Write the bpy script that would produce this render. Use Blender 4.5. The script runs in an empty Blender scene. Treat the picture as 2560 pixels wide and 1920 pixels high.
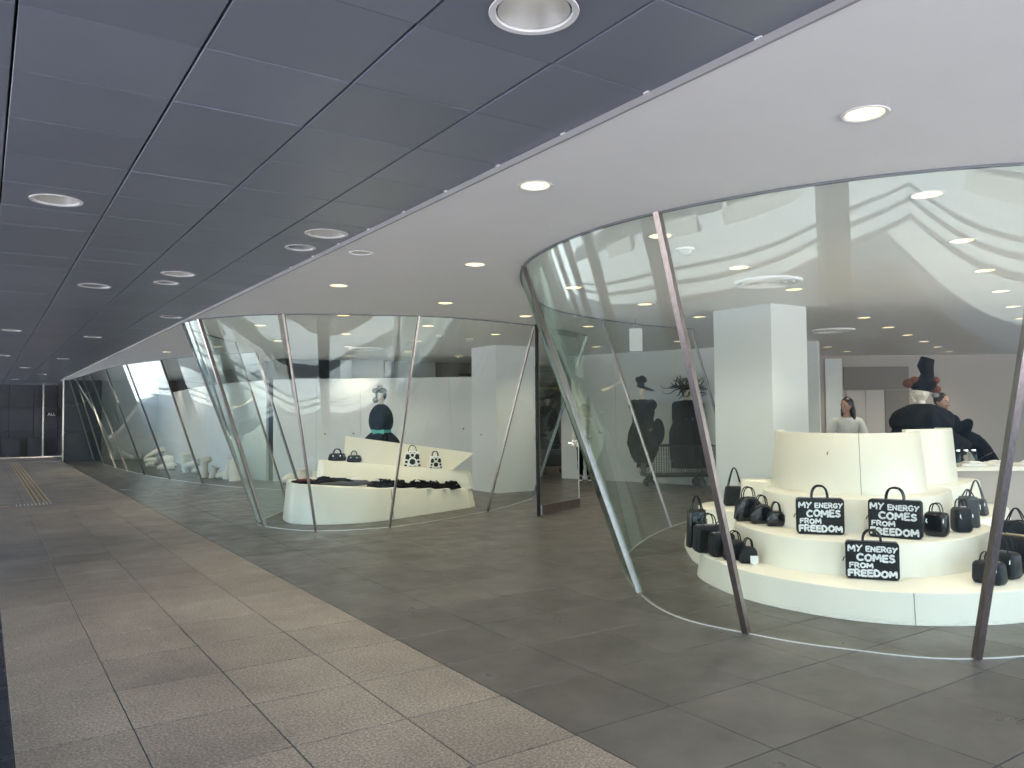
import bpy, bmesh, math, random
from mathutils import Vector, Matrix, noise
random.seed(7)
S = bpy.context.scene
COL = S.collection
PI = math.pi

# ------------------------------------------------------------------ camera
cam_d = bpy.data.cameras.new("camera")
cam = bpy.data.objects.new("camera", cam_d)
COL.objects.link(cam)
S.camera = cam
cam_d.sensor_fit = 'HORIZONTAL'
cam_d.sensor_width = 36.0
cam_d.lens = 36.0 * 1985.0 / 2560.0
cam_d.clip_start = 0.05
cam_d.clip_end = 600
cam.matrix_world = Matrix(((0.8317305, -0.01335915, -0.55501884, 0.0),
                           (-0.55510479, -0.0364209, -0.83098266, 0.0),
                           (-0.00911306, 0.99924724, -0.03770811, 1.5),
                           (0, 0, 0, 1)))
# ------------------------------------------------------------------ world, sun, exposure
W = bpy.data.worlds.new("World")
S.world = W
W.use_nodes = True
nt = W.node_tree
nt.nodes.clear()
wo = nt.nodes.new('ShaderNodeOutputWorld')
bg = nt.nodes.new('ShaderNodeBackground')
sk = nt.nodes.new('ShaderNodeTexSky')
sk.sky_type = 'NISHITA'
sk.sun_disc = False
sk.sun_elevation = math.radians(58)
sk.sun_rotation = math.radians(40)
sk.air_density = 1.0
sk.dust_density = 2.5
bg.inputs[1].default_value = 0.15
nt.links.new(sk.outputs[0], bg.inputs[0])
nt.links.new(bg.outputs[0], wo.inputs[0])
sun_d = bpy.data.lights.new("sun", 'SUN')
sun_d.energy = 4.5
sun_d.angle = math.radians(0.5)
sun_d.color = (1.0, 0.97, 0.94)
sun = bpy.data.objects.new("sun", sun_d)
COL.objects.link(sun)
# sun direction: azimuth 40 deg from north(+Y) clockwise, elevation 58
az, el = math.radians(40), math.radians(58)
sd = Vector((math.sin(az) * math.cos(el), math.cos(az) * math.cos(el), math.sin(el)))
sun.rotation_euler = sd.to_track_quat('Z', 'Y').to_euler()
sun.location = (-6, -12, 20)
S.view_settings.view_transform = 'Standard'
S.view_settings.look = 'None'
S.view_settings.gamma = 1
S.view_settings.exposure = 2.97
S.view_settings.use_curve_mapping = False
S.cycles.use_denoising = True
S.cycles.max_bounces = 10
S.cycles.diffuse_bounces = 4
S.cycles.glossy_bounces = 4
S.cycles.transparent_max_bounces = 24
S.cycles.transmission_bounces = 4
S.cycles.sample_clamp_indirect = 8
S.cycles.use_light_tree = True
LAMP_W = 6.3      # interior downlights
LAMP_E = 1.9

ZW = 2.82   # white ceiling
ZD = 2.85   # dark ceiling
# ------------------------------------------------------------------ materials
def mat(name, col, rough=0.5, metal=0.0, spec=0.5, coat=0.0):
    m = bpy.data.materials.new(name)
    m.use_nodes = True
    b = m.node_tree.nodes['Principled BSDF']
    b.inputs['Base Color'].default_value = (*col, 1)
    b.inputs['Roughness'].default_value = rough
    b.inputs['Metallic'].default_value = metal
    b.inputs['Specular IOR Level'].default_value = spec
    b.inputs['Coat Weight'].default_value = coat
    return m

def N(m, t, **kw):
    n = m.node_tree.nodes.new(t)
    for k, v in kw.items():
        setattr(n, k, v)
    return n

def L(m, a, b):
    m.node_tree.links.new(a, b)

def ramp(m, fac, stops):
    r = N(m, 'ShaderNodeValToRGB')
    e = r.color_ramp.elements
    while len(e) < len(stops):
        e.new(0.5)
    for i, (p, c) in enumerate(stops):
        e[i].position = p
        e[i].color = (*c, 1) if len(c) == 3 else c
    L(m, fac, r.inputs[0])
    return r.outputs[0]

def coords(m, scale=(1, 1, 1), world=True, objrand=False):
    if world:
        g = N(m, 'ShaderNodeNewGeometry').outputs['Position']
    else:
        g = N(m, 'ShaderNodeTexCoord').outputs['Object']
    mp = N(m, 'ShaderNodeMapping')
    mp.inputs['Scale'].default_value = scale
    L(m, g, mp.inputs[0])
    return mp.outputs[0]

def nz(m, vec, scale, detail=4, rough=0.6, out='Fac'):
    n = N(m, 'ShaderNodeTexNoise')
    n.inputs['Scale'].default_value = scale
    n.inputs['Detail'].default_value = detail
    n.inputs['Roughness'].default_value = rough
    L(m, vec, n.inputs['Vector'])
    return n.outputs[out]

def mix(m, a, b, fac, mode='MIX'):
    x = N(m, 'ShaderNodeMix', data_type='RGBA', blend_type=mode)
    for s, v in ((6, a), (7, b)):
        if isinstance(v, tuple):
            x.inputs[s].default_value = (*v, 1)
        else:
            L(m, v, x.inputs[s])
    if isinstance(fac, float):
        x.inputs[0].default_value = fac
    else:
        L(m, fac, x.inputs[0])
    return x.outputs[2]

def bump(m, h, strength, dist):
    b = N(m, 'ShaderNodeBump')
    b.inputs['Strength'].default_value = strength
    b.inputs['Distance'].default_value = dist
    L(m, h, b.inputs['Height'])
    L(m, b.outputs[0], m.node_tree.nodes['Principled BSDF'].inputs['Normal'])

def bsdf(m):
    return m.node_tree.nodes['Principled BSDF'].inputs

def objrand(m, lo, hi):
    o = N(m, 'ShaderNodeObjectInfo')
    r = N(m, 'ShaderNodeMapRange')
    L(m, o.outputs['Random'], r.inputs[0])
    r.inputs[3].default_value = lo
    r.inputs[4].default_value = hi
    return r.outputs[0]

def scalecol(m, col, fac):
    v = N(m, 'ShaderNodeVectorMath', operation='SCALE')
    L(m, col, v.inputs[0])
    L(m, fac, v.inputs['Scale'])
    return v.outputs[0]

# granite paving (flamed, pinkish grey)
M_gran = mat("granite", (0.3, 0.26, 0.23), 0.62)
c = coords(M_gran)
sp = ramp(M_gran, nz(M_gran, c, 70, 3, 0.8), [(0.33, (0.10, 0.083, 0.067)), (0.5, (0.208, 0.178, 0.145)), (0.66, (0.40, 0.35, 0.29))])
bl = ramp(M_gran, nz(M_gran, c, 1.3, 5, 0.6), [(0.3, (0.72, 0.71, 0.70)), (0.7, (1.08, 1.06, 1.03))])
cc = mix(M_gran, sp, bl, 1.0, 'MULTIPLY')
st_ = ramp(M_gran, nz(M_gran, coords(M_gran, (1.6, 0.7, 1)), 0.9, 7, 0.72), [(0.5, (1.0,) * 3), (0.72, (0.70, 0.69, 0.70))])
cc = mix(M_gran, cc, st_, 1.0, 'MULTIPLY')
gum = N(M_gran, 'ShaderNodeTexVoronoi'); gum.inputs['Scale'].default_value = 2.6; L(M_gran, c, gum.inputs['Vector'])
cc = mix(M_gran, cc, ramp(M_gran, gum.outputs['Distance'], [(0.030, (0.62,) * 3), (0.042, (1.0,) * 3)]), 1.0, 'MULTIPLY')
cc = scalecol(M_gran, cc, objrand(M_gran, 0.88, 1.08))
L(M_gran, cc, bsdf(M_gran)['Base Color'])
rr = ramp(M_gran, nz(M_gran, c, 2.1, 4), [(0.3, (0.42,) * 3), (0.7, (0.62,) * 3)])
L(M_gran, rr, bsdf(M_gran)['Roughness'])

def grey_tile(name, base, ra, rb, stain=0.5):
    m = mat(name, base, 0.4)
    c = coords(m)
    a = tuple(x * 0.66 for x in base)
    b = tuple(x * 1.3 for x in base)
    t = ramp(m, nz(m, c, 2.2, 6, 0.65), [(0.3, a), (0.52, base), (0.72, b)])
    t2 = ramp(m, nz(m, c, 180, 2, 0.6), [(0.3, (0.8,) * 3), (0.7, (1.2,) * 3)])
    t = mix(m, t, t2, 1.0, 'MULTIPLY')
    ws = ramp(m, nz(m, coords(m, (1, 3, 1)), 5.5, 7, 0.78), [(0.56, (1.0,) * 3), (0.75, (1.45,) * 3)])
    t = mix(m, t, ws, 1.0, 'MULTIPLY')
    t = scalecol(m, t, objrand(m, 0.86, 1.12))
    L(m, t, bsdf(m)['Base Color'])
    L(m, ramp(m, nz(m, c, 3.0, 5, 0.6), [(0.3, (ra,) * 3), (0.7, (rb,) * 3)]), bsdf(m)['Roughness'])
    return m
M_tile = grey_tile("grey_porcelain", (0.073, 0.067, 0.058), 0.27, 0.45)
M_darkstrip = grey_tile("dark_polished_stone", (0.02, 0.022, 0.03), 0.2, 0.3)
M_grout = mat("grout", (0.08, 0.07, 0.06), 0.9)

# shop floor beyond the single tiles: same stone with joints in the material
M_shop = grey_tile("grey_porcelain_far", (0.073, 0.067, 0.058), 0.25, 0.42)

M_ground = mat("plaza_paving", (0.58, 0.57, 0.56), 0.8)
c = coords(M_ground)
L(M_ground, ramp(M_ground, nz(M_ground, c, 3, 5), [(0.3, (0.40, 0.40, 0.40)), (0.7, (0.52, 0.52, 0.52))]), bsdf(M_ground)['Base Color'])

M_panel = mat("slate_ceiling_panel", (0.13, 0.145, 0.18), 0.3, 0.1, 0.5)
c = coords(M_panel)
pc = ramp(M_panel, nz(M_panel, c, 1.6, 5, 0.6), [(0.3, (0.20, 0.218, 0.27)), (0.7, (0.22, 0.238, 0.293))])
scf = ramp(M_panel, nz(M_panel, coords(M_panel, (1, 4, 1)), 2.3, 8, 0.8), [(0.72, (0.0,) * 3), (0.95, (0.4,) * 3)])
pc = mix(M_panel, pc, (0.27, 0.285, 0.32), scf)
pc = scalecol(M_panel, pc, objrand(M_panel, 0.93, 1.07))
L(M_panel, pc, bsdf(M_panel)['Base Color'])
M_panelback = mat("ceiling_void", (0.035, 0.038, 0.048), 0.8)
M_ledge = mat("panel_ledge", (0.16, 0.17, 0.19), 0.5)

M_white = mat("white_ceiling_paint", (0.78, 0.765, 0.765), 0.55)
c = coords(M_white)
L(M_white, ramp(M_white, nz(M_white, c, 1.4, 4), [(0.3, (0.85, 0.835, 0.84)), (0.7, (0.88, 0.865, 0.87))]), bsdf(M_white)['Base Color'])
bump(M_white, nz(M_white, c, 0.9, 2), 0.12, 0.03)
M_wall = mat("white_wall_paint", (0.66, 0.68, 0.66), 0.35)
c = coords(M_wall)
L(M_wall, ramp(M_wall, nz(M_wall, c, 0.8, 4), [(0.3, (0.62, 0.645, 0.63)), (0.7, (0.69, 0.705, 0.685))]), bsdf(M_wall)['Base Color'])
M_colw = mat("column_paint", (0.66, 0.68, 0.66), 0.5)
M_podium = mat("podium_solid_surface", (0.80, 0.79, 0.70), 0.32)
c = coords(M_podium)
pc = ramp(M_podium, nz(M_podium, c, 3, 4), [(0.3, (0.76, 0.725, 0.60)), (0.7, (0.80, 0.765, 0.64))])
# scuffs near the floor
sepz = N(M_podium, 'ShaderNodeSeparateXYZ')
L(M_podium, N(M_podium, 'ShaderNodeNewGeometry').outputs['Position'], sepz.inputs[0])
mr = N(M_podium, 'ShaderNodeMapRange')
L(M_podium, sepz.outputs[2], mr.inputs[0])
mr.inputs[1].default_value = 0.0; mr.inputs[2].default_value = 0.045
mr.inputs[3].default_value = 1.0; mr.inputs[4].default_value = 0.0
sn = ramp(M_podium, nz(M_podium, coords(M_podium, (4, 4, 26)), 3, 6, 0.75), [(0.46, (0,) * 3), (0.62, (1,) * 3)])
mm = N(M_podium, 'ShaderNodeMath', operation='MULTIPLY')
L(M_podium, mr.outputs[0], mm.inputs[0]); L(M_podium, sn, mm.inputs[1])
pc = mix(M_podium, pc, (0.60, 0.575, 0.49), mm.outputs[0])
L(M_podium, pc, bsdf(M_podium)['Base Color'])
M_seam = mat("seam_shadow_gap", (0.2, 0.2, 0.18), 0.8)
M_beige = mat("beige_rear_wall", (0.42, 0.375, 0.33), 0.6)
M_brown = mat("brown_rear_wall", (0.19, 0.165, 0.145), 0.55)
M_rearceil = mat("grey_rear_ceiling", (0.30, 0.29, 0.27), 0.35)
M_door = mat("rear_door_paint", (0.50, 0.46, 0.42), 0.5)
M_slate = mat("slate_cladding", (0.035, 0.038, 0.048), 0.28, 0.2)
c = coords(M_slate)
L(M_slate, scalecol(M_slate, ramp(M_slate, nz(M_slate, c, 2, 4), [(0.3, (0.03, 0.033, 0.042)), (0.7, (0.045, 0.048, 0.058))]), objrand(M_slate, 0.85, 1.2)), bsdf(M_slate)['Base Color'])
M_steel = mat("polished_steel", (0.56, 0.55, 0.53), 0.16, 1.0)
M_steelb = mat("brushed_bronze_steel", (0.34, 0.29, 0.275), 0.28, 1.0)
c = coords(M_steelb, (30, 30, 2))
L(M_steelb, ramp(M_steelb, nz(M_steelb, c, 3, 4), [(0.35, (0.27, 0.23, 0.215)), (0.65, (0.38, 0.325, 0.31))]), bsdf(M_steelb)['Base Color'])
M_polegrey = mat("dark_grey_pole", (0.20, 0.19, 0.185), 0.35, 0.9)
M_dark = mat("black_rubber", (0.012, 0.012, 0.013), 0.6)
M_brass = mat("brass_inlay", (0.62, 0.46, 0.2), 0.35, 0.7)
M_studs = mat("steel_inlay", (0.7, 0.7, 0.68), 0.35, 0.6)
M_cream = mat("lamp_reflector_cream", (0.80, 0.68, 0.44), 0.4)
M_reflect = mat("lamp_reflector_silver", (0.22, 0.22, 0.225), 0.4, 0.3)
M_trimg = mat("grey_edge_trim", (0.33, 0.32, 0.33), 0.6)
M_ring = mat("lamp_trim_white", (0.75, 0.74, 0.74), 0.4)
def emit(name, col, st):
    m = mat(name, col)
    bsdf(m)['Emission Color'].default_value = (*col, 1)
    bsdf(m)['Emission Strength'].default_value = st
    return m
M_glow = emit("lamp_glow_warm", (1.0, 0.94, 0.80), LAMP_E)
M_glowd = emit("lamp_glow_canopy", (1.0, 0.95, 0.82), 1.9)
M_off = mat("lamp_off_lens", (0.55, 0.55, 0.53), 0.3)
M_offd = mat("lamp_off_dark", (0.12, 0.12, 0.12), 0.3)

def glass_mat(name, tint, boost):
    m = bpy.data.materials.new(name)
    m.use_nodes = True
    t = m.node_tree
    t.nodes.clear()
    o = t.nodes.new('ShaderNodeOutputMaterial')
    mx = t.nodes.new('ShaderNodeMixShader')
    tr = t.nodes.new('ShaderNodeBsdfTransparent')
    gl = t.nodes.new('ShaderNodeBsdfGlossy')
    # Schlick reflectance of one glass face, the same from both sides
    ge = t.nodes.new('ShaderNodeNewGeometry')
    dt = t.nodes.new('ShaderNodeVectorMath'); dt.operation = 'DOT_PRODUCT'
    t.links.new(ge.outputs['Incoming'], dt.inputs[0]); t.links.new(ge.outputs['Normal'], dt.inputs[1])
    def mth(op, a_=None, b_=None, c_=None):
        q = t.nodes.new('ShaderNodeMath'); q.operation = op
        for i_, v_ in enumerate((a_, b_, c_)):
            if v_ is None: continue
            if isinstance(v_, (int, float)): q.inputs[i_].default_value = v_
            else: t.links.new(v_, q.inputs[i_])
        return q.outputs[0]
    c1 = mth('SUBTRACT', 1.0, mth('ABSOLUTE', dt.outputs['Value']))
    p5 = mth('POWER', mth('MAXIMUM', c1, 0.0), 5.0)
    rf_ = mth('MINIMUM', mth('MULTIPLY_ADD', p5, 0.955, 0.045 * boost), 0.9)
    tr.inputs[0].default_value = (*tint, 1)
    gl.inputs[0].default_value = (0.66, 0.77, 0.735, 1)
    gl.inputs['Roughness'].default_value = 0.004
    t.links.new(rf_, mx.inputs[0])
    t.links.new(tr.outputs[0], mx.inputs[1])
    t.links.new(gl.outputs[0], mx.inputs[2])
    t.links.new(mx.outputs[0], o.inputs[0])
    return m
M_glass = glass_mat("green_float_glass", (0.968, 0.984, 0.974), 0.68)

M_patent = mat("black_patent_leather", (0.003, 0.003, 0.004), 0.13, 0, 0.5)
bump(M_patent, nz(M_patent, coords(M_patent, world=False), 14, 4), 0.25, 0.01)
M_leather = mat("black_matte_leather", (0.004, 0.0045, 0.006), 0.42, 0, 0.3)
bump(M_leather, nz(M_leather, coords(M_leather, world=False), 60, 3), 0.2, 0.003)
M_greyl = mat("grey_black_leather", (0.045, 0.047, 0.052), 0.4)
M_gold = mat("gold_hardware", (0.75, 0.6, 0.32), 0.25, 1)
M_silver = mat("silver_hardware", (0.7, 0.7, 0.7), 0.25, 1)
M_paint = mat("brushed_white_lettering", (0.7, 0.7, 0.7), 0.5)
L(M_paint, ramp(M_paint, nz(M_paint, coords(M_paint, (14, 14, 60), world=False), 1.6, 5, 0.7), [(0.28, (0.30, 0.32, 0.33)), (0.5, (0.68, 0.70, 0.70)), (0.7, (0.84, 0.85, 0.84))]), bsdf(M_paint)['Base Color'])
M_cloth = mat("black_wool", (0.0035, 0.004, 0.007), 0.9, 0, 0.08)
bump(M_cloth, nz(M_cloth, coords(M_cloth, world=False), 25, 5), 0.5, 0.02)
M_cloth2 = mat("dark_blue_black_suit", (0.006, 0.007, 0.011), 0.85, 0, 0.1)
M_greycl = mat("dark_grey_knit", (0.05, 0.05, 0.052), 0.85)
M_redcl = mat("dark_red_knit", (0.12, 0.012, 0.014), 0.8)
M_whitecl = mat("white_cotton", (0.72, 0.71, 0.68), 0.8)
M_greyfur = mat("grey_fur", (0.26, 0.25, 0.25), 0.95)
bump(M_greyfur, nz(M_greyfur, coords(M_greyfur, world=False), 90, 4), 1.0, 0.02)
M_redfur = mat("rust_red_fur", (0.14, 0.045, 0.03), 0.95)
bump(M_redfur, nz(M_redfur, coords(M_redfur, world=False), 90, 4), 1.0, 0.02)
M_teal = mat("teal_ribbon", (0.08, 0.42, 0.36), 0.5)
M_mann = mat("pale_mannequin", (0.62, 0.56, 0.47), 0.4)
M_skin = mat("skin", (0.42, 0.25, 0.18), 0.5)
M_hair = mat("dark_hair", (0.012, 0.009, 0.008), 0.4)
M_plaster = mat("plaster_cast", (0.72, 0.68, 0.56), 0.8)
c = coords(M_plaster, world=False)
L(M_plaster, ramp(M_plaster, nz(M_plaster, c, 6, 5), [(0.3, (0.70, 0.66, 0.54)), (0.7, (0.82, 0.78, 0.67))]), bsdf(M_plaster)['Base Color'])
bump(M_plaster, nz(M_plaster, c, 9, 4), 0.5, 0.02)
M_tag = mat("white_card", (0.8, 0.8, 0.78), 0.5)
M_iron = mat("black_steel", (0.015, 0.015, 0.016), 0.4, 0.6)
M_eye = mat("eye_dark", (0.02, 0.015, 0.012), 0.2)
M_brow = mat("mannequin_eye_shade", (0.22, 0.18, 0.14), 0.5)
M_rose = mat("mannequin_lip_tint", (0.36, 0.22, 0.18), 0.4)
M_lip = mat("lips", (0.35, 0.08, 0.07), 0.4)

# ------------------------------------------------------------------ helpers
def tag(o, label=None, cat=None, group=None, kind=None):
    if label: o['label'] = label
    if cat: o['category'] = cat
    if group: o['group'] = group
    if kind: o['kind'] = kind
    return o

def link(name, me, m=None, parent=None, loc=None, rotz=0.0):
    o = bpy.data.objects.new(name, me)
    COL.objects.link(o)
    if m is not None and me is not None and len(me.materials) == 0:
        me.materials.append(m)
    if parent is not None:
        o.parent = parent
    if loc is not None:
        o.location = loc
    if rotz:
        o.rotation_euler = (0, 0, rotz)
    return o

def empty(name, label, cat, loc=(0, 0, 0), rotz=0.0, group=None):
    o = bpy.data.objects.new(name, None)
    o.empty_display_size = 0.1
    COL.objects.link(o)
    o.location = loc
    o.rotation_euler = (0, 0, rotz)
    return tag(o, label, cat, group)

def mesh(verts, faces, smooth=False, name="m"):
    me = bpy.data.meshes.new(name)
    me.from_pydata([tuple(v) for v in verts], [], faces)
    me.validate()
    me.update()
    if smooth:
        me.shade_smooth()
    return me

class MB:
    def __init__(s):
        s.v = []; s.f = []
    def add(s, v, f):
        n = len(s.v)
        s.v += [tuple(x) for x in v]
        s.f += [tuple(i + n for i in q) for q in f]
        return s
    def box(s, a, b):
        x0, y0, z0 = a; x1, y1, z1 = b
        return s.add([(x0, y0, z0), (x1, y0, z0), (x1, y1, z0), (x0, y1, z0), (x0, y0, z1), (x1, y0, z1), (x1, y1, z1), (x0, y1, z1)],
                     [(0, 3, 2, 1), (4, 5, 6, 7), (0, 1, 5, 4), (1, 2, 6, 5), (2, 3, 7, 6), (3, 0, 4, 7)])
    def rings(s, rings, caps=(True, True), closed=True):
        n = len(rings[0]); b = len(s.v)
        for r in rings:
            s.v += [tuple(p) for p in r]
        for i in range(len(rings) - 1):
            for j in range(n if closed else n - 1):
                k = (j + 1) % n
                s.f.append((b + i * n + j, b + i * n + k, b + (i + 1) * n + k, b + (i + 1) * n + j))
        if caps[0]: s.f.append(tuple(b + j for j in reversed(range(n))))
        if caps[1]: s.f.append(tuple(b + (len(rings) - 1) * n + j for j in range(n)))
        return s
    def tube(s, path, rad, seg=8, flat=1.0):
        P = [Vector(p) for p in path]
        R = rad if isinstance(rad, (list, tuple)) else [rad] * len(P)
        rs = []
        up = None
        for i, p in enumerate(P):
            t = (P[min(i + 1, len(P) - 1)] - P[max(i - 1, 0)]).normalized()
            if up is None:
                a = Vector((0, 0, 1)) if abs(t.z) < 0.9 else Vector((0, 1, 0))
            else:
                a = up
            u = (a - t * a.dot(t)).normalized()
            up = u
            w = t.cross(u)
            rs.append([p + (u * math.cos(q) * flat + w * math.sin(q)) * R[i] for q in [2 * PI * k / seg for k in range(seg)]])
        return s.rings(rs)
    def ell(s, c, r, nu=14, nv=9, rot=None):
        rs = []
        for i in range(nv + 1):
            t = PI * i / nv
            t = min(max(t, 0.04), PI - 0.04)
            ring = []
            for j in range(nu):
                q = 2 * PI * j / nu
                v = Vector((r[0] * math.sin(t) * math.cos(q), r[1] * math.sin(t) * math.sin(q), -r[2] * math.cos(t)))
                if rot: v = rot @ v
                ring.append(v + Vector(c))
            rs.append(ring)
        return s.rings(rs)
    def lathe(s, prof, c=(0, 0, 0), seg=24, caps=(False, False), sx=1, sy=1):
        rs = [[(c[0] + r * sx * math.cos(2 * PI * j / seg), c[1] + r * sy * math.sin(2 * PI * j / seg), c[2] + z) for j in range(seg)] for r, z in prof]
        return s.rings(rs, caps)
    def mesh(s, smooth=False):
        return mesh(s.v, s.f, smooth)
    def build(s, name, m, parent=None, loc=None, rotz=0.0, smooth=False):
        me = s.mesh(smooth)
        if smooth:
            try:
                me.set_sharp_from_angle(angle=math.radians(40))
            except Exception:
                pass
        return link(name, me, m, parent, loc, rotz)

def crom(pts, n, closed=False):
    """Catmull-Rom through pts, n samples per span"""
    P = [Vector(p) for p in pts]
    out = []
    k = len(P)
    spans = k if closed else k - 1
    for i in range(spans):
        if closed:
            a, b, c_, d = P[(i - 1) % k], P[i], P[(i + 1) % k], P[(i + 2) % k]
        else:
            a, b, c_, d = P[max(i - 1, 0)], P[i], P[i + 1], P[min(i + 2, k - 1)]
        for j in range(n):
            t = j / n
            out.append(0.5 * ((2 * b) + (c_ - a) * t + (2 * a - 5 * b + 4 * c_ - d) * t * t + (3 * b - a - 3 * c_ + d) * t ** 3))
    if not closed:
        out.append(P[-1])
    return out

def copy_tree(o, parent=None):
    c = o.copy()
    COL.objects.link(c)
    if parent is not None:
        c.parent = parent
    for ch in o.children:
        copy_tree(ch, c)
    return c

# ================================================================== SETTING
# ground far outside
g = MB().add([(-300, -300, -0.03), (300, -300, -0.03), (300, 300, -0.03), (-300, 300, -0.03)], [(0, 1, 2, 3)]).build("ground", M_ground)
tag(g, kind='structure')
# sheets under the tiles
def sheet(name, x0, x1, y0, y1, z, m, parent=None):
    return MB().box((x0, y0, z - 0.02), (x1, y1, z)).build(name, m, parent)

def tilemesh(w, l, t=0.012, ch=0.0022):
    a, b = w / 2, l / 2
    return MB().rings([[(-a, -b, -t), (a, -b, -t), (a, b, -t), (-a, b, -t)],
                       [(-a, -b, -ch), (a, -b, -ch), (a, b, -ch), (-a, b, -ch)],
                       [(-a + ch, -b + ch, 0), (a - ch, -b + ch, 0), (a - ch, b - ch, 0), (-a + ch, b - ch, 0)]], (False, True)).mesh()

granite = sheet("granite_floor", 0.14, 2.33, -3.0, 37.2, -0.008, M_grout)
tag(granite, kind='structure')
GX = [0.14, 0.63, 1.20, 1.77, 2.33]
for ci in range(4):
    w = GX[ci + 1] - GX[ci] - 0.006
    me = tilemesh(w, 0.64 - 0.010); me.materials.append(M_gran)
    for k in range(-4, 26):
        y = 2.97 + 0.64 * k
        link("tile", me, None, granite, ((GX[ci] + GX[ci + 1]) / 2, y + 0.32, random.uniform(-0.0006, 0.0006)))
far = MB()
for ci in range(4):
    for k in list(range(26, 53)) + [-5, -6, -7, -8]:
        y = 2.97 + 0.64 * k
        far.box((GX[ci] + 0.003, y + 0.006, -0.007), (GX[ci + 1] - 0.003, y + 0.634, 0))
tag(far.build("distant_tiles", M_gran, granite), kind='stuff')

border = sheet("border_floor", -0.5, 0.14, -3.0, 37.2, -0.0085, M_grout)
tag(border, kind='structure')
me = tilemesh(0.64 - 0.006, 0.64 - 0.006); me.materials.append(M_darkstrip)
for k in range(-4, 8):
    link("tile", me, None, border, (-0.18, 2.80 + 0.64 * k + 0.32, 0))
# beyond the dark border the granite goes on to the plaza edge
side = sheet("side_floor", -3.3, 0.14, 7.9, 37.2, 0.0, M_gran)
tag(side, kind='structure')
side2 = sheet("street_side_floor", -3.3, -0.5, -3.0, 7.9, 0.0, M_gran)
tag(side2, kind='structure')

shop = sheet("shop_floor", 2.33, 25.0, -3.0, 36.0, -0.0075, M_grout)
tag(shop, kind='structure')
me = tilemesh(0.625 - 0.005, 0.64 - 0.007); me.materials.append(M_tile)
NX = 12
for i in range(NX):
    for k in range(-2, 23):
        x = 2.33 + 0.625 * i
        y = 2.345 + 0.64 * k - 0.64
        link("tile", me, None, shop, (x + 0.3125, y + 0.32, random.uniform(-0.0004, 0.0004)))
x1 = 2.33 + 0.625 * NX
ye = 2.345 + 0.64 * 22
ys = 2.345 - 0.64 * 3
fm = MB()
def fillgrid(mb, xa, xb, ya, yb, sx, sy):
    nx = max(1, round((xb - xa) / sx)); ny = max(1, round((yb - ya) / sy))
    for i in range(nx):
        for j in range(ny):
            mb.box((xa + (xb - xa) * i / nx + 0.002, ya + (yb - ya) * j / ny + 0.002, -0.007),
                   (xa + (xb - xa) * (i + 1) / nx - 0.002, ya + (yb - ya) * (j + 1) / ny - 0.002, 0))
fillgrid(fm, x1, 24.9, -3.0, 36.0, 0.625, 0.64)
fillgrid(fm, 2.33, x1, ye, 36.0, 0.625, 0.64)
fillgrid(fm, 2.33, x1, -3.0, ys, 0.625, 0.64)
tag(fm.build("distant_tiles", M_shop, shop), kind='stuff')

# tactile strips inlaid in the granite
tac = empty("tactile_paving", "four yellow guide bars ending in short steel dashes on the granite walkway", "floor guide strip", (0.92, 24, 0.004))
for x in (0.81, 0.885, 0.965, 1.04):
    MB().box((x - 0.92 - 0.012, -7.5, -0.003), (x - 0.92 + 0.012, 7.5, 0.003)).build("guide_bar", M_brass, tac)
dm = MB().box((-0.008, -0.16, -0.003), (0.008, 0.16, 0.004)).mesh(); dm.materials.append(M_studs)
for yy in (-7.85, 7.7):
    for k in range(10):
        link("dash", dm, None, tac, (-0.40 + 0.057 * k, yy + 0.006 * k, 0))
MB().box((-1.6, -7.98, -0.003), (-0.5, -7.9, 0.003)).build("cross_bar", M_brass, tac)
MB().box((0.3, 7.75, -0.003), (1.4, 7.8, 0.003)).build("cross_bar", M_studs, tac)

# ------------------------------------------------------------------ dark panelled ceiling
ceil = MB().box((-3.3, -1.6, ZD + 0.105), (2.33, 37.2, ZD + 0.16)).build("ceiling", M_panelback)
tag(ceil, kind='structure')
PS = 0.579
CX = [0.077 + PS * k for k in range(-1, 4)]
darklamps = [(1.5245, 2.13, 0.135, 1), (0.3665, 5.60, 0.13, 1), (2.1035, 5.60, 0.14, 1), (2.1035, 6.18, 0.105, 0), (1.5245, 7.92, 0.135, 1),
             (1.5245, 8.50, 0.105, 0), (0.9455, 9.08, 0.14, 2), (2.1035, 11.39, 0.125, 2), (1.5245, 14.87, 0.13, 2), (0.3665, 14.29, 0.12, 1), (0.3665, 20.1, 0.12, 1), (1.5245, 20.7, 0.12, 2), (0.9455, 24.7, 0.12, 1), (1.5245, 28.2, 0.12, 2), (0.9455, 32.2, 0.12, 1)]
a = PS / 2 - 0.0055
b = PS / 2 - 0.003
pm = MB().rings([[(-a, -b, 0.03), (a, -b, 0.03), (a, b, 0.03), (-a, b, 0.03)],
                 [(-a, -b, 0.002), (a, -b, 0.002), (a, b, 0.002), (-a, b, 0.002)],
                 [(-a + 0.002, -b + 0.002, 0), (a - 0.002, -b + 0.002, 0), (a - 0.002, b - 0.002, 0), (-a + 0.002, b - 0.002, 0)]], (False, True)).mesh()
pm.materials.append(M_panel)

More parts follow.
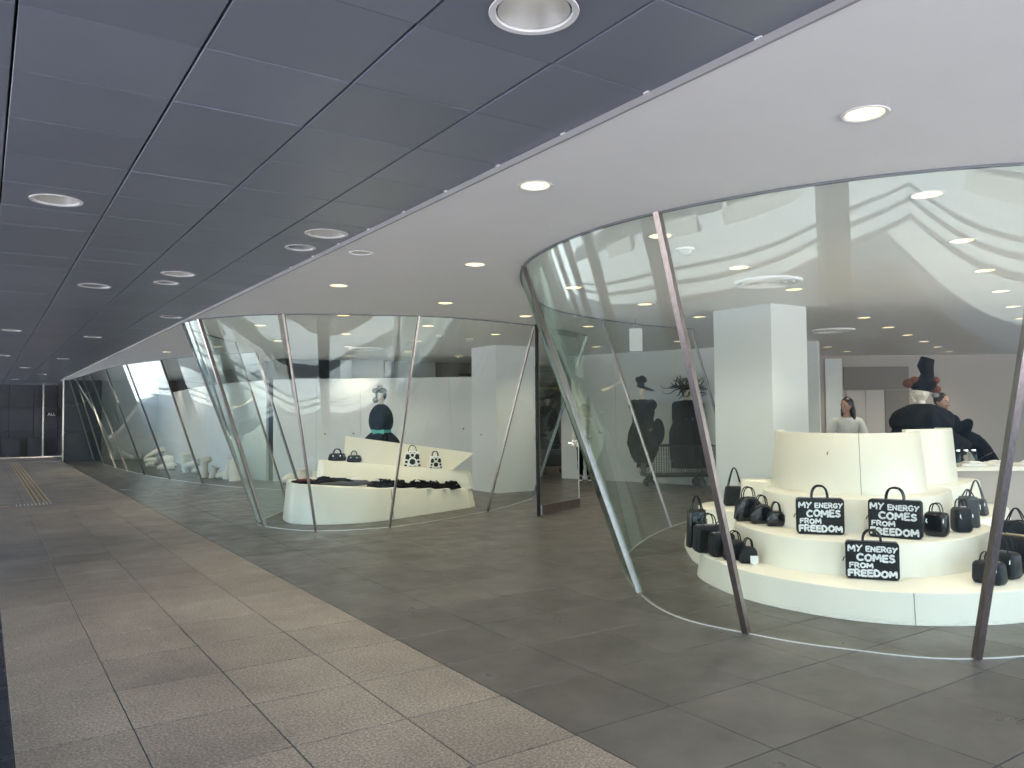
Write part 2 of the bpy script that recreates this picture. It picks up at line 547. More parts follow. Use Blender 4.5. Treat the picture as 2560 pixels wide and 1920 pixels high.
def holed_panel(r):
    mb = MB()
    seg = 32
    sq, ci, cu = [], [], []
    for j in range(seg):
        q = 2 * PI * j / seg
        cx, cy = math.cos(q), math.sin(q)
        k = min(a / abs(cx) if abs(cx) > 1e-6 else 9, b / abs(cy) if abs(cy) > 1e-6 else 9)
        sq.append((cx * k, cy * k, 0)); ci.append((cx * r, cy * r, 0)); cu.append((cx * r, cy * r, 0.03))
    up = [(x, y, 0.03) for x, y, z in sq]
    mb.rings([up, sq, ci, cu], (False, False))
    me = mb.mesh(); me.materials.append(M_panel)
    return me
lampcells = {}
for (lx, ly, r, st) in darklamps:
    lampcells[(round(lx, 2), round((ly - 2.998) / PS - 0.5))] = r
rest = MB()
for i in range(-5, 4):
    xc = 0.077 + PS * i + PS / 2
    for k in range(-7, 59):
        yc = 2.998 + PS * k + PS / 2
        key = (round(xc, 2), k)
        hole = lampcells.get(key)
        near = (-1 <= i <= 3) and (-6 <= k <= 20)
        if hole:
            link("panel", holed_panel(hole), None, ceil, (xc, yc, ZD))
        elif near:
            o = link("panel", pm, None, ceil, (xc, yc, ZD + random.uniform(-0.0012, 0.0012)))
            o.rotation_euler = (random.uniform(-0.0016, 0.0016), random.uniform(-0.0016, 0.0016), 0)
        elif not hole:
            n = len(rest.v)
            dz = random.uniform(-0.001, 0.001)
            rest.v += [(xc + v.co.x, yc + v.co.y, ZD + v.co.z + dz) for v in pm.vertices]
            rest.f += [tuple(n + q for q in p.vertices) for p in pm.polygons]
tag(rest.build("distant_panels", M_panel, ceil), kind='stuff')
for i in range(-1, 4):
    x = 0.077 + PS * i
    MB().box((x - 0.0155, -1.6, ZD + 0.03), (x + 0.000, 37, ZD + 0.034)).build("joint_ledge", M_ledge, ceil)

# dark ceiling lamps
def canopy_lamp(x, y, r, st, label):
    t = empty("downlight", label, "ceiling light", (x, y, ZD), 0, "lamps set in the dark panel ceiling")
    MB().lathe([(r + 0.018, -0.004), (r + 0.016, -0.008), (r - 0.004, -0.006), (r - 0.008, 0.004)], seg=36).build("trim_ring", M_ring, t, smooth=True)
    MB().lathe([(r - 0.012, 0.0), (r * 0.72, 0.06), (r * 0.5, 0.098)], seg=32).build("reflector", M_reflect, t, smooth=True)
    MB().lathe([(r * 0.52, 0.097), (0.001, 0.097)], seg=24).build("lamp_socket", M_offd if st != 1 else M_glowd, t)
    MB().lathe([(r + 0.01, 0.004), (r + 0.01, 0.103), (0.001, 0.103)], seg=24).build("housing", M_panelback, t)
    if st == 1:
        ld = bpy.data.lights.new("lamp_light", 'SPOT'); ld.energy = 9; ld.color = (1, 0.93, 0.8); ld.spot_size = math.radians(110); ld.spot_blend = 0.6; ld.shadow_soft_size = 0.05
        lo = link("lamp_light", ld, None, t, (0, 0, 0.02))
DL = ["big lit round lamp nearest the camera in the dark ceiling", "lit lamp alone in the leftmost panel column of the dark ceiling", "larger lit lamp of the close pair beside the white soffit edge",
      "small unlit lamp just behind the larger lit lamp by the white soffit", "lit lamp of the pair in the middle panel column", "small unlit lamp behind the lit one in the middle panel column",
      "unlit lamp left of the middle pair in the dark ceiling", "unlit lamp far along next to the white soffit edge", "unlit lamp beyond the far unlit one, third panel column", "small distant lit lamp in the leftmost panel column",
      "tiny distant lit lamp, left column, second from the far wall side", "tiny distant unlit lamp in the third panel column", "tiny distant lit lamp in the second panel column",
      "tiny unlit lamp near the end of the dark ceiling", "farthest lit lamp right in front of the slate end wall"]
for (lx, ly, r, st), lb in zip(darklamps, DL):
    k = round((ly - 2.998) / PS - 0.5)
    canopy_lamp(lx, 2.998 + PS * k + PS / 2, r, st, lb)

# ------------------------------------------------------------------ white soffit with holes
lat = []
rowno = {}
ORD = [""] + "first second third fourth fifth sixth seventh eighth ninth tenth eleventh twelfth thirteenth fourteenth fifteenth sixteenth seventeenth eighteenth nineteenth twentieth twenty-first twenty-second twenty-third twenty-fourth twenty-fifth twenty-sixth".split()
for j in range(-6, 19):
    ord_ = 0
    for i in range(-2, 14):
        x = 3.25 + 1.55 * i - 0.60 * j
        y = 2.02 + 0.57 * i + 1.685 * j
        if x < 2.55 or x > 20 or y < -1.4 or y > 30: continue
        if y > 17.6 and x > 4.95: continue
        if y > 17.2 and x > 5.2: continue
        if abs((x - 11.25) * 5.55 + (y - 14.75) * 1.85) / 5.85 < 0.5 and y > 9: continue
        if abs((x - 12.8) * 8.1 + (y - 14.3) * 12.15) / 14.6 < 0.6: continue
        if 7.8 < x < 9.2 and (5.8 < y < 7.5 or 12.4 < y < 13.9): continue
        ord_ += 1
        rowno[(round(x, 3), round(y, 3))] = (ord_, j + 7)
        lat.append((x, y))
LR = 0.088
bm = bmesh.new()
def loop(pts, z):
    vs = [bm.verts.new((p[0], p[1], z)) for p in pts]
    for q in range(len(vs)):
        bm.edges.new((vs[q], vs[(q + 1) % len(vs)]))
out = [(2.33, -1.6), (25, -1.6), (25, 17.9), (10.9, 17.9), (8.5, 17.5), (6.3, 18.2), (5.7, 18.0), (5.75, 21.5), (5.75, 24), (5.75, 31.6), (2.33, 32.6), (2.33, 25), (2.33, 18), (2.33, 12), (2.33, 6)]
loop(out, ZW)
for (x, y) in lat:
    seg = 20 if y < 9 else 12
    loop([(x + LR * math.cos(2 * PI * q / seg), y + LR * math.sin(2 * PI * q / seg)) for q in range(seg)], ZW)
bmesh.ops.triangle_fill(bm, use_beauty=True, use_dissolve=False, edges=bm.edges[:])
# drop faces that filled the holes
for f in [f for f in bm.faces if any((f.calc_center_median().xy - Vector(p)).length < LR * 0.9 and all((v.co.xy - Vector(p)).length < LR * 1.05 for v in f.verts) for p in lat)]:
    bm.faces.remove(f)
for f in bm.faces:
    if f.normal.z > 0: f.normal_flip()
me = bpy.data.meshes.new("soffit"); bm.to_mesh(me); bm.free()
soff = link("white_ceiling", me, M_white)
tag(soff, kind='structure')
MB().box((2.315, -1.6, ZW - 0.004), (2.33, 32.6, ZD - 0.002)).build("soffit_edge", M_trimg, soff)
clip = MB().box((-0.02, -0.015, -0.008), (0.0, 0.015, 0.0)).mesh(); clip.materials.append(M_ring)
for k in range(-4, 8):
    link("clip", clip, None, soff, (2.325, 2.998 + PS * k, ZD))
# unseen slab over everything, its height set for the shadow on the plaza
slab = MB().box((-3.3, -1.6, 3.3), (25, 37.2, 5.2)).build("slab_above", M_beige)
tag(slab, kind='structure')
rear = MB().box((2.5, 17.0, 3.02), (25, 36, 3.1)).build("rear_ceiling", M_rearceil)
tag(rear, kind='structure')
MB().box((-3.3, -1.65, ZW), (25, -1.601, 3.3)).build("slab_edge", M_white, slab)
MB().box((-3.35, -1.65, ZD), (-3.3, 37.2, 3.3)).build("slab_edge", M_white, slab)

# warm downlights in the soffit
def soffit_lamp_meshes(seg):
    r = LR
    a_ = MB().lathe([(r + 0.016, -0.001), (r + 0.015, -0.006), (r + 0.002, -0.005), (r - 0.004, 0.006)], seg=seg).mesh(True)
    b_ = MB().lathe([(r - 0.005, 0.0), (r * 0.84, 0.03), (r * 0.66, 0.06)], seg=seg).mesh(True)
    c_ = MB().lathe([(r * 0.67, 0.059), (0.001, 0.059)], seg=seg).mesh(False)
    h_ = MB().lathe([(r + 0.003, 0.002), (r + 0.003, 0.07), (0.001, 0.07)], seg=seg).mesh(False)
    a_.materials.append(M_ring); b_.materials.append(M_cream); c_.materials.append(M_glow); h_.materials.append(M_panelback)
    return a_, b_, c_, h_
ML = soffit_lamp_meshes(24)
ld = bpy.data.lights.new("lamp_light", 'SPOT'); ld.energy = LAMP_W; ld.color = (1, 0.885, 0.68); ld.spot_size = math.radians(128); ld.spot_blend = 0.75; ld.shadow_soft_size = 0.05
for (x, y) in lat:
    row = rowno[(round(x, 3), round(y, 3))]
    lb = "%s warm downlight from the dark ceiling edge in the %s ceiling row" % (ORD[row[0]], ORD[row[1]])
    if (abs(x - 3.25) < 0.01 and abs(y - 2.02) < 0.01):
        lb = "biggest warm downlight, nearest the camera in the white soffit at upper right"
    elif abs(x - 2.65) < 0.02 and abs(y - 3.705) < 0.02:
        lb = "warm downlight in the white soffit second from the camera, close to the dark ceiling edge"
    g_ = "warm downlights in the white ceiling"
    t = empty("downlight", lb, "ceiling light", (x, y, ZW), 0, g_)
    for nm, q in zip(("trim_ring", "reflector", "lamp_glow", "housing"), ML):
        link(nm, q, None, t)
    link("lamp_light", ld, None, t, (0, 0, -0.012))
# one unlit downlight in the soffit
t = empty("downlight", "unlit recessed downlight at the soffit edge beside the dark ceiling", "ceiling light", (2.53, 5.97, ZW - 0.008))
MB().lathe([(0.10, 0), (0.098, -0.006), (0.083, -0.004), (0.08, 0.003)], seg=28).build("trim_ring", M_ring, t, smooth=True)
MB().lathe([(0.081, 0.004), (0.001, 0.005)], seg=28).build("lens", M_off, t)
# air diffusers, smoke detectors
def diffuser(x, y, r, lb):
    t = empty("air_diffuser", lb, "ceiling vent", (x, y, ZW))
    for i, f in enumerate((1.0, 0.78, 0.56, 0.34)):
        MB().lathe([(r * f, 0), (r * f, -0.02), (r * f - 0.05 * r, -0.028), (r * f - 0.13 * r, -0.004)], seg=40).build("ring", M_white, t, smooth=True)
diffuser(6.6, 5.2, 0.33, "large round ringed air diffuser above the right podium")
diffuser(11.5, 7.8, 0.33, "round ringed air diffuser on the ceiling far right in the shop")
diffuser(6.3, 14.6, 0.33, "round air diffuser above the white partition wall")
for x, y, lb in ((4.70, 4.51, "white dome detector on the ceiling just right of the leaning pole"), (6.32, 11.6, "small ceiling sensor above the left podium"), (7.05, 11.9, "small ceiling sensor left of the square column top")):
    t = empty("smoke_detector", lb, "detector", (x, y, ZW))
    MB().lathe([(0.075, 0), (0.075, -0.012), (0.06, -0.016)], seg=24, caps=(False, True)).build("base", M_ring, t, smooth=True)
    MB().lathe([(0.058, -0.016), (0.05, -0.035), (0.03, -0.05), (0.005, -0.055)], seg=20, caps=(False, True)).build("dome", M_off, t, smooth=True)
t = empty("hanging_sign", "blank pale sign panel hanging from the ceiling behind the glass", "sign", (7.6, 8.25, ZW))
MB().box((-0.09, -0.012, -0.46), (0.09, 0.012, -0.14)).build("sign_panel", M_wall, t, rotz=-0.6)
MB().tube([(0, 0, 0), (0, 0, -0.14)], 0.006).build("hanger_rod", M_steel, t)

# ================================================================== WALLS
def wall(name, pts, h, th, m, label, z0=0.0, panels=0.0, seam=None):
    """pts run of ground points; panels: module width -> each panel its own part"""
    root = empty(name, label, "wall", (pts[0][0], pts[0][1], 0))
    o = Vector((pts[0][0], pts[0][1], 0))
    for p, q in zip(pts[:-1], pts[1:]):
        p = Vector((*p, 0)) - o; q = Vector((*q, 0)) - o
        d = (q - p); ln = d.length; d.normalize()
        n = Vector((-d.y, d.x, 0)) * th / 2
        k = max(1, round(ln / panels)) if panels else 1
        for i in range(k):
            a_ = p + d * (ln * i / k + (0.002 if k > 1 else 0)); b_ = p + d * (ln * (i + 1) / k - (0.002 if k > 1 else 0))
            r0 = [a_ - n, b_ - n, b_ + n, a_ + n]
            MB().rings([[(v.x, v.y, z0) for v in r0], [(v.x, v.y, h) for v in r0]]).build("panel", m, root)
    return root
pw = wall("partition_wall", [(9.6, 15.04), (5.62, 18.36)], 2.345, 0.06, M_wall, "tall white panelled partition wall behind the left podium and its mannequin", panels=1.02)
for dx, dy, dz in ((5.76, 18.2, 1.08), (6.56, 17.53, 1.085), (7.07, 17.1, 1.09), (9.02, 15.47, 1.18)):
    o = MB().lathe([(0.018, 0), (0.016, 0.002)], seg=12, caps=(True, True)).build("wall_socket", M_dark, pw, (dx - 9.6 - 0.022, dy - 15.04 - 0.026, dz))
    o.rotation_euler = (PI / 2, 0, math.atan2(3.32, -3.98) + PI)
wall("curved_partition", [(5.55, 18.6), (5.38, 19.6), (5.2, 21.0), (5.1, 22.6), (5.12, 24.2), (5.3, 26.5), (5.45, 29), (5.4, 31.4)], 2.345, 0.06, M_wall, "long white partition behind the row of plaster casts")
wall("end_partition", [(5.4, 31.45), (3.35, 31.45)], 2.8, 0.08, M_wall, "white end wall behind the farthest plaster casts")
# slate end wall at the far tip of the soffit
ew = empty("slate_fin_wall", "black slate fin wall closing the far end of the glass front", "wall", (2.35, 31.2, 0))
for j, (za, zb) in enumerate(((-0.005, 1.0), (1.006, 1.95), (1.956, 2.80))):
    MB().box((0.0, 0.0, za), (1.15, 0.25, zb)).build("panel", M_slate, ew)
MB().box((-0.05, -0.03, 0.0), (-0.004, 0.2, ZW - 0.003)).build("steel_edge", M_steel, ew)
# far slate wall of panels
fw = empty("slate_end_wall", "dark slate panelled wall across the far end of the walkway", "wall", (-3.3, 37.3, 0))
for i in range(9):
    for j, (za, zb) in enumerate(((-0.02, 0.99), (1.0, 1.92), (1.93, 2.84))):
        MB().box((i * 0.84 + 0.006, 0, za), ((i + 1) * 0.84 - 0.006, 0.3, zb)).build("panel", M_slate, fw)
MB().box((-0.2, 0.28, 0), (8.0, 0.5, 3.2)).build("backing", M_panelback, fw)
# low cabinets in front of it
cab = MB().box((-0.30, 0, 0.0), (0.30, 0.25, 0.72)).box((0.305, 0.01, 0.0), (0.325, 0.24, 0.74)).mesh(); cab.materials.append(M_slate)
for k, lb in enumerate(("leftmost low dark box against the slate end wall", "middle low dark box against the slate end wall", "right low dark box against the slate end wall")):
    o = link("floor_cabinet", cab, None, None, (0.10 + 0.86 * k, 36.9, 0)); tag(o, lb, "cabinet", "low dark boxes at the end wall")
pst = empty("steel_post", "slim full height steel post before the slate end wall", "post", (2.02, 36.4, 0))
MB().box((-0.03, -0.03, 0), (0.03, 0.03, ZD)).build("shaft", M_steel, pst)
MB().box((-0.06, -0.05, 0), (0.06, 0.05, 0.02)).build("foot_plate", M_steel, pst)
sg = empty("wall_sign", "small black sign with white letters ALL on the slate end wall", "sign", (2.36, 37.22, 1.66))
MB().box((-0.22, 0, -0.09), (0.26, 0.03, 0.09)).build("sign_board", M_dark, sg)
def text_obj(body, size, m, parent, loc, name="lettering", align='CENTER'):
    cu = bpy.data.curves.new("txt", 'FONT'); cu.body = body; cu.size = size; cu.extrude = 0.003; cu.align_x = align; cu.resolution_u = 3
    ob = bpy.data.objects.new("tmp_txt", cu); COL.objects.link(ob)
    dg = bpy.context.evaluated_depsgraph_get()
    me_ = bpy.data.meshes.new_from_object(ob.evaluated_get(dg))
    bpy.data.objects.remove(ob)
    o = link(name, me_, m, parent, loc)
    if len(me_.materials) and me_.materials[0] is None: me_.materials[0] = m
    o.rotation_euler = (PI / 2, 0, 0)
    return o
M_signw = mat("sign_letter_white", (0.85, 0.85, 0.82), 0.5)
text_obj("ALL", 0.17, M_signw, sg, (0.0, -0.006, -0.058))

# side walls of the shop
wall("mannequin_wall", [(11.25, 14.75), (13.1, 9.2)], ZW, 0.1, M_wall, "pale wall lit from above behind the two black clad mannequins", panels=1.45)
bw = wall("rear_shop_wall", [(12.8, 14.3), (24.95, 6.2)], ZW, 0.1, M_beige, "beige rear wall with doors behind the sales counter")
wall("brown_passage_wall", [(9.2, 21.55), (17.6, 15.9)], 3.02, 0.1, M_brown, "brown wall at the back of the shop seen through the glass door")
wall("rear_boundary_wall", [(25, 36), (3.2, 36)], 3.1, 0.1, M_brown, "dark wall far behind the white partition")
wall("side_boundary_wall", [(25, -3), (25, 36)], 3.1, 0.1, M_beige, "plain side wall at the far right of the shop")
# doors in the rear wall
wd = Vector((12.15, -8.1, 0)).normalized()
wang = math.atan2(wd.y, wd.x)
def on_wall(s): return (12.8 + wd.x * s, 14.3 + wd.y * s)
dr = empty("rear_double_door", "pale double door with two round locks in the beige rear wall", "door", (*on_wall(5.72), 0), wang)
for a_, b_ in ((-0.45, -0.004), (0.004, 0.45)):
    leaf = MB().box((a_, -0.08, 0.01), (b_, -0.052, 1.98)).build("door_leaf", M_door, dr)
for z in (1.21, 1.12):
    o = MB().lathe([(0.028, 0), (0.028, 0.03)], seg=14, caps=(True, True)).build("door_knob", M_dark, dr, (-0.09, -0.085, z)); o.rotation_euler = (PI / 2, 0, 0)
MB().box((-0.50, -0.075, 2.0), (1.05, -0.052, 2.55)).build("transom_panel", M_brown, dr)
MB().box((0.47, -0.075, 0.0), (1.05, -0.052, 1.99)).build("side_panel", M_brown, dr)
MB().box((-0.95, -0.09, 0.0), (-0.55, -0.052, 2.75)).build("jamb_panel", M_wall, dr)
# glossy metal ducts in the passage
for k, (z, r) in enumerate(((2.55, 0.13), (2.22, 0.10))):
    t = empty("ceiling_duct", ("upper" if k == 0 else "lower") + " shiny metal duct crossing above the passage at the back", "duct", (13.0, 18.7, z))
    MB().tube([(-1.6, 1.05, 0), (2.6, -1.7, 0)], r, 20).build("pipe", M_gold if k else M_steelb, t, smooth=True)
    for s in (0.2, 0.8):
        MB().tube([(-1.6 + 4.2 * s, 1.05 - 2.75 * s, r), (-1.6 + 4.2 * s, 1.05 - 2.75 * s, 3.0 - z)], 0.008).build("hanger_rod", M_steel, t)

# square columns
def column(x0, x1, y0, y1, m, label, h=ZW, group=None):
    t = empty("square_column", label, "column", ((x0 + x1) / 2, (y0 + y1) / 2, 0), 0, group)
    w, d = (x1 - x0) / 2, (y1 - y0) / 2
    MB().box((-w, -d, 0), (w, d, h - 0.001)).build("shaft", m, t)
    return t
c1 = column(8.13, 9.04, 12.72, 13.62, M_colw, "white square column beside the open glass door")
o = MB().lathe([(0.018, 0), (0.016, 0.003)], seg=12, caps=(True, True)).build("wall_socket", M_dark, c1, (-0.457, 0.1, 1.10)); o.rotation_euler = (0, -PI / 2, 0)
column(7.97, 8.66, 6.25, 7.16, M_colw, "wide white square column rising behind the right podium")
column(7.97, 8.86, 19.4, 20.2, M_colw, "white column behind the partition wall", 3.02)
column(9.6, 10.9, 20.3, 20.9, M_colw, "broad pale pier above the partition wall", 3.02)
for k, y in enumerate((-0.3, 6.2, 12.7, 19.2, 25.7)):
    w0 = -2.75
    column(w0, w0 + 0.9, y, y + 0.9, M_slate, "slate clad column along the street side of the walkway", ZD, "street side columns")

# ================================================================== GLASS WALLS
def glass_wall(B, T, poles, label, n=8, zt=ZW - 0.002, rail=True, polew=(0.042, 0.05), pm=None, thin=()):
    """ruled glass surface between ground curve B and ceiling curve T; panes split at the pole indices"""
    o = Vector((B[0][0], B[0][1], 0))
    Bd = crom([(x, y, 0) for x, y in B], n)
    Td = crom([(x, y, zt) for x, y in T], n)
    root = empty("curved_glass_wall", label, "glass wall", o)
    cuts = sorted(set([0, len(B) - 1] + list(poles)))
    th = 0.012
    for a_, b_ in zip(cuts[:-1], cuts[1:]):
        mb = MB()
        r1, r2 = [], []
        for i in range(a_ * n, b_ * n + 1):
            p, q = Bd[i] - o, Td[i] - o
            tg = (Bd[min(i + 1, len(Bd) - 1)] - Bd[max(i - 1, 0)]) + (Td[min(i + 1, len(Td) - 1)] - Td[max(i - 1, 0)])
            nn = tg.cross(q - p).normalized() * th / 2
            NV = 6
            col1 = [p.lerp(q, t / NV) + nn for t in range(NV + 1)]
            col2 = [p.lerp(q, t / NV) - nn for t in reversed(range(NV + 1))]
            r1.append(col1 + col2)
        mb.rings(r1)
        mb.build("glass_pane", M_glass, root, smooth=True)
    for i in poles:
        p, q = Bd[i * n] - o, Td[i * n] - o
        tg = (Bd[min(i * n + 1, len(Bd) - 1)] - Bd[max(i * n - 1, 0)]); tg.normalize()
        nn = tg.cross(q - p).normalized()
        w, d = polew
        if i in thin: w, d = w * 0.6, d * 0.7
        # two bars sandwiching the glass edge
        rs = []
        for c0 in (p, q):
            rs.append([c0 + tg * w / 2 + nn * d / 2, c0 - tg * w / 2 + nn * d / 2, c0 - tg * w / 2 - nn * d / 2, c0 + tg * w / 2 - nn * d / 2])
        for r_ in rs[0]: r_.z = 0.0
        for r_ in rs[1]: r_.z = zt
        MB().rings(rs).build("mullion", pm or M_steelb, root)
    if rail:
        mb = MB(); rs = []
        for i, p in enumerate(Bd):
            tg = (Bd[min(i + 1, len(Bd) - 1)] - Bd[max(i - 1, 0)]).normalized()
            nn = Vector((-tg.y, tg.x, 0)) * 0.007
            p = p - o
            rs.append([p + nn, p + nn + Vector((0, 0, 0.005)), p - nn + Vector((0, 0, 0.005)), p - nn])
        mb.rings(rs).build("base_channel", M_studs, root)
        mb = MB(); rs = []
        for i, p in enumerate(Td):
            tg = (Td[min(i + 1, len(Td) - 1)] - Td[max(i - 1, 0)]).normalized()
            nn = Vector((-tg.y, tg.x, 0)) * 0.014
            p = p - o; p.z = zt
            rs.append([p + nn, p - nn, p - nn - Vector((0, 0, 0.012)), p + nn - Vector((0, 0, 0.012))])
        mb.rings(rs).build("head_channel", M_ledge, root)
    return root

# right cone (runs from off frame right, round the podium, back into the shop)
BR = [(8.9, 2.9), (7.6, 2.12), (6.3, 2.06), (5.00, 2.48), (4.52, 3.10), (4.33, 3.65), (4.27, 4.25), (4.59, 4.99), (5.35, 6.05), (6.4, 6.9), (7.55, 7.57), (8.8, 8.05), (9.9, 8.35)]
TR = [(9.4, 1.0), (7.6, 0.62), (6.1, 0.90), (4.73, 1.87), (4.05, 2.71), (3.68, 3.77), (3.67, 4.75), (4.01, 5.80), (4.85, 6.95), (5.95, 7.98), (7.21, 8.51), (8.3, 8.75), (9.28, 8.80)]
glass_wall(BR, TR, [0, 1, 3, 5, 7, 10, 12], "large leaning curved glass wall around the right podium", n=8, thin=(10, 12), pm=M_steelb)
# near left glass (from its free edge inside, round the tip, along the left podium to the door)
BL = [(4.2, 12.9), (3.75, 12.15), (3.30, 11.45), (3.23, 10.93), (3.64, 10.08), (4.56, 9.81), (5.5, 10.05), (6.51, 10.46)]
TL = [(3.73, 14.39), (2.95, 13.2), (2.40, 12.1), (2.42, 11.2), (3.23, 10.13), (4.83, 9.45), (5.85, 9.42), (6.83, 9.62)]
glass_wall(BL, TL, [0, 2, 3, 4, 5, 7], "leaning glass wall wrapping the left podium with its rounded glossy tip", n=10, thin=(0, 2, 4, 5, 7))
# far glass
BF = [(3.28, 31.1), (3.30, 28.8), (3.35, 26.4), (3.43, 24.67), (3.56, 22.64), (3.80, 20.62), (4.15, 18.77), (4.62, 17.07), (5.35, 15.7)]
TF = [(2.50, 31.1), (2.56, 29.6), (2.62, 28.2), (2.67, 26.6), (2.76, 23.9), (2.98, 21.7), (3.40, 19.59), (3.95, 17.8), (4.65, 16.4)]
glass_wall(BF, TF, [0, 1, 2, 3, 4, 5, 6, 7, 8], "long leaning glass front far down the walkway with thin dark poles", n=6, polew=(0.035, 0.045), pm=M_polegrey)
# vestibule return
glass_wall([(6.51, 10.46), (7.3, 10.95), (8.15, 11.57)], [(6.83, 9.62), (7.7, 10.0), (8.54, 10.48)], [2], "inner glass return with leaning steel pole behind the open door", n=5, thin=(2,), polew=(0.06, 0.07), pm=M_steel)

# glass door
ang = math.atan2(9.944 - 9.521, 7.902 - 6.839)
dd = empty("glass_door", "open full height glass door with bronze bottom rail and white loop handle", "door", (6.84, 9.52, 0), ang)
dw = 1.14
MB().box((0.02, -0.006, 0.15), (dw, 0.006, 2.72)).build("glass_leaf", M_glass, dd)
MB().box((0.02, -0.02, 0.02), (dw, 0.02, 0.155)).build("bottom_rail", M_steelb, dd)
MB().box((0.018, -0.016, 2.71), (dw, 0.016, 2.78)).build("top_rail", M_steelb, dd)
MB().box((dw - 0.004, -0.008, 0.157), (dw + 0.004, 0.008, 2.709)).build("edge_seal", M_off, dd)
hb = MB()
hp = []
for k in range(41):
    t_ = 2 * PI * k / 40
    hp.append((0.11 * math.sin(t_), 0.03 * math.sin(t_ * 1.0 + 0.5) * 0.6, 0.075 * math.sin(2 * t_) * 0.6))
MB().tube([(dw - 0.22 + p[0], -0.06 + p[1], 1.03 + p[2]) for p in hp], 0.013, 8).build("loop_handle", M_tag, dd, smooth=True)
MB().tube([(dw - 0.22, -0.05, 1.03), (dw - 0.22, 0.05, 1.03)], 0.01).build("handle_pin", M_steel, dd)
dp = empty("door_post", "dark double steel post on which the glass door hangs", "post", (6.80, 9.50, 0), ang)
MB().box((-0.028, -0.02, 0), (-0.004, 0.02, ZW - 0.003)).build("outer_bar", M_iron, dp)
MB().box((0.002, -0.016, 0), (0.018, 0.016, ZW - 0.003)).build("inner_bar", M_steelb, dp)

# ================================================================== PODIUMS
def tier(outline, z0, z1, inset, parent, name="tier", n=7, ztop=None, m=M_podium):
    """filled rounded step, sides tapering inwards; ztop(x,y)->height for sloping tops"""
    pts = crom([(x, y, 0) for x, y in outline], n, True)
    N_ = len(pts)
    area = sum(pts[i].x * pts[(i + 1) % N_].y - pts[(i + 1) % N_].x * pts[i].y for i in range(N_))
    sg_ = 1 if area > 0 else -1
    def ins(d):
        out_ = []
        for i, p in enumerate(pts):
            t = (pts[(i + 1) % N_] - pts[(i - 1) % N_]).normalized()
            nn = Vector((-t.y, t.x, 0)) * sg_
            out_.append(p + nn * d)
        return out_
    rs = []
    H = (lambda x, y: z1) if ztop is None else ztop
    for f, zz_ in ((0, 0.0), (0.97, 1 - 0.012 / max(0.1, z1 - z0)), (1.0, 1 - 0.004 / max(0.1, z1 - z0)), (1.08, 1.0)):
        rs.append([(p.x, p.y, z0 + (H(p.x, p.y) - z0) * zz_) for p in ins(inset * f + (0.004 if zz_ > 0.985 else 0))])
    mb = MB().rings(rs, (False, False))
    # top as a fan of quads to the centre via triangle fan
    cx = sum(p[0] for p in rs[-1]) / N_; cy = sum(p[1] for p in rs[-1]) / N_
    b_ = len(mb.v) - N_
    mb.v.append((cx, cy, H(cx, cy)))
    ci = len(mb.v) - 1
    for j in range(N_):
        mb.f.append((b_ + j, b_ + (j + 1) % N_, ci))
    if sg_ < 0:
        mb.f = [tuple(reversed(f)) for f in mb.f]
    o_ = mb.build(name, m, parent, smooth=True)
    o_.data.set_sharp_from_angle(angle=math.radians(55))
    return o_

def shell(pts, z0, z1, lean, th, parent, name, n=8):
    """free standing curved wall: open run of pts (base, outer face); leans inwards (to the left of travel)"""
    P_ = crom([(x, y, 0) for x, y in pts], n)
    rs = []
    for i, p in enumerate(P_):
        t = (P_[min(i + 1, len(P_) - 1)] - P_[max(i - 1, 0)]).normalized()
        nn = Vector((-t.y, t.x, 0))
        rs.append([Vector((p.x, p.y, z0)), p + nn * lean + Vector((0, 0, z1 - 0.006)), p + nn * (lean + 0.006) + Vector((0, 0, z1)),
                   p + nn * (lean + th) + Vector((0, 0, z1)), p + nn * th + Vector((0, 0, z0))])
    return MB().rings(rs).build(name, M_podium, parent, smooth=True)
H1, H2, H3, H4 = 0.22, 0.475, 0.76, 1.30
pod = empty("stepped_podium", "big rounded white stepped podium with a curved counter on top inside the right glass wall", "display podium", (0, 0, 0))
T1F = [(5.56, 5.25), (5.24, 4.73), (5.10, 4.22), (5.12, 3.75), (5.23, 3.39), (5.44, 3.10), (5.73, 2.88), (6.15, 2.70), (6.7, 2.66), (7.3, 2.85), (7.75, 3.2), (7.9, 3.9), (7.6, 4.7), (7.0, 5.35), (6.2, 5.6)]
T2F = [(5.92, 5.15), (5.64, 4.78), (5.50, 4.42), (5.47, 4.15), (5.56, 3.84), (5.78, 3.53), (6.1, 3.34), (6.5, 3.27), (7.0, 3.32), (7.45, 3.5), (7.6, 3.95), (7.5, 4.6), (7.0, 5.2), (6.5, 5.4)]
T3F = [(6.3, 5.12), (6.05, 4.85), (5.93, 4.5), (5.95, 4.2), (6.13, 3.92), (6.43, 3.74), (6.89, 3.68), (7.39, 3.80), (7.72, 4.05), (7.7, 4.5), (7.3, 5.0), (6.8, 5.3)]
tier(T1F, 0.0, H1, 0.035, pod, "lower_tier", 8)
tier(T2F, H1, H2, 0.04, pod, "middle_tier", 8)
tier(T3F, H2, H3, 0.04, pod, "upper_tier", 8)
T1B = [(6.2, 5.96), (5.88, 5.5), (5.9, 5.1), (6.4, 4.2), (7.4, 3.3), (8.4, 3.05), (9.4, 3.3), (9.9, 4.1), (9.4, 5.0), (8.4, 5.7), (7.7, 6.0), (7.3, 6.6), (6.87, 6.65)]
T2B = [(6.55, 6.2), (6.4, 5.8), (6.6, 5.0), (7.2, 4.1), (7.95, 3.78), (8.52, 3.88), (9.0, 4.05), (9.25, 4.35), (8.9, 4.9), (8.2, 5.4), (7.6, 5.8), (7.2, 6.3), (6.9, 6.4)]
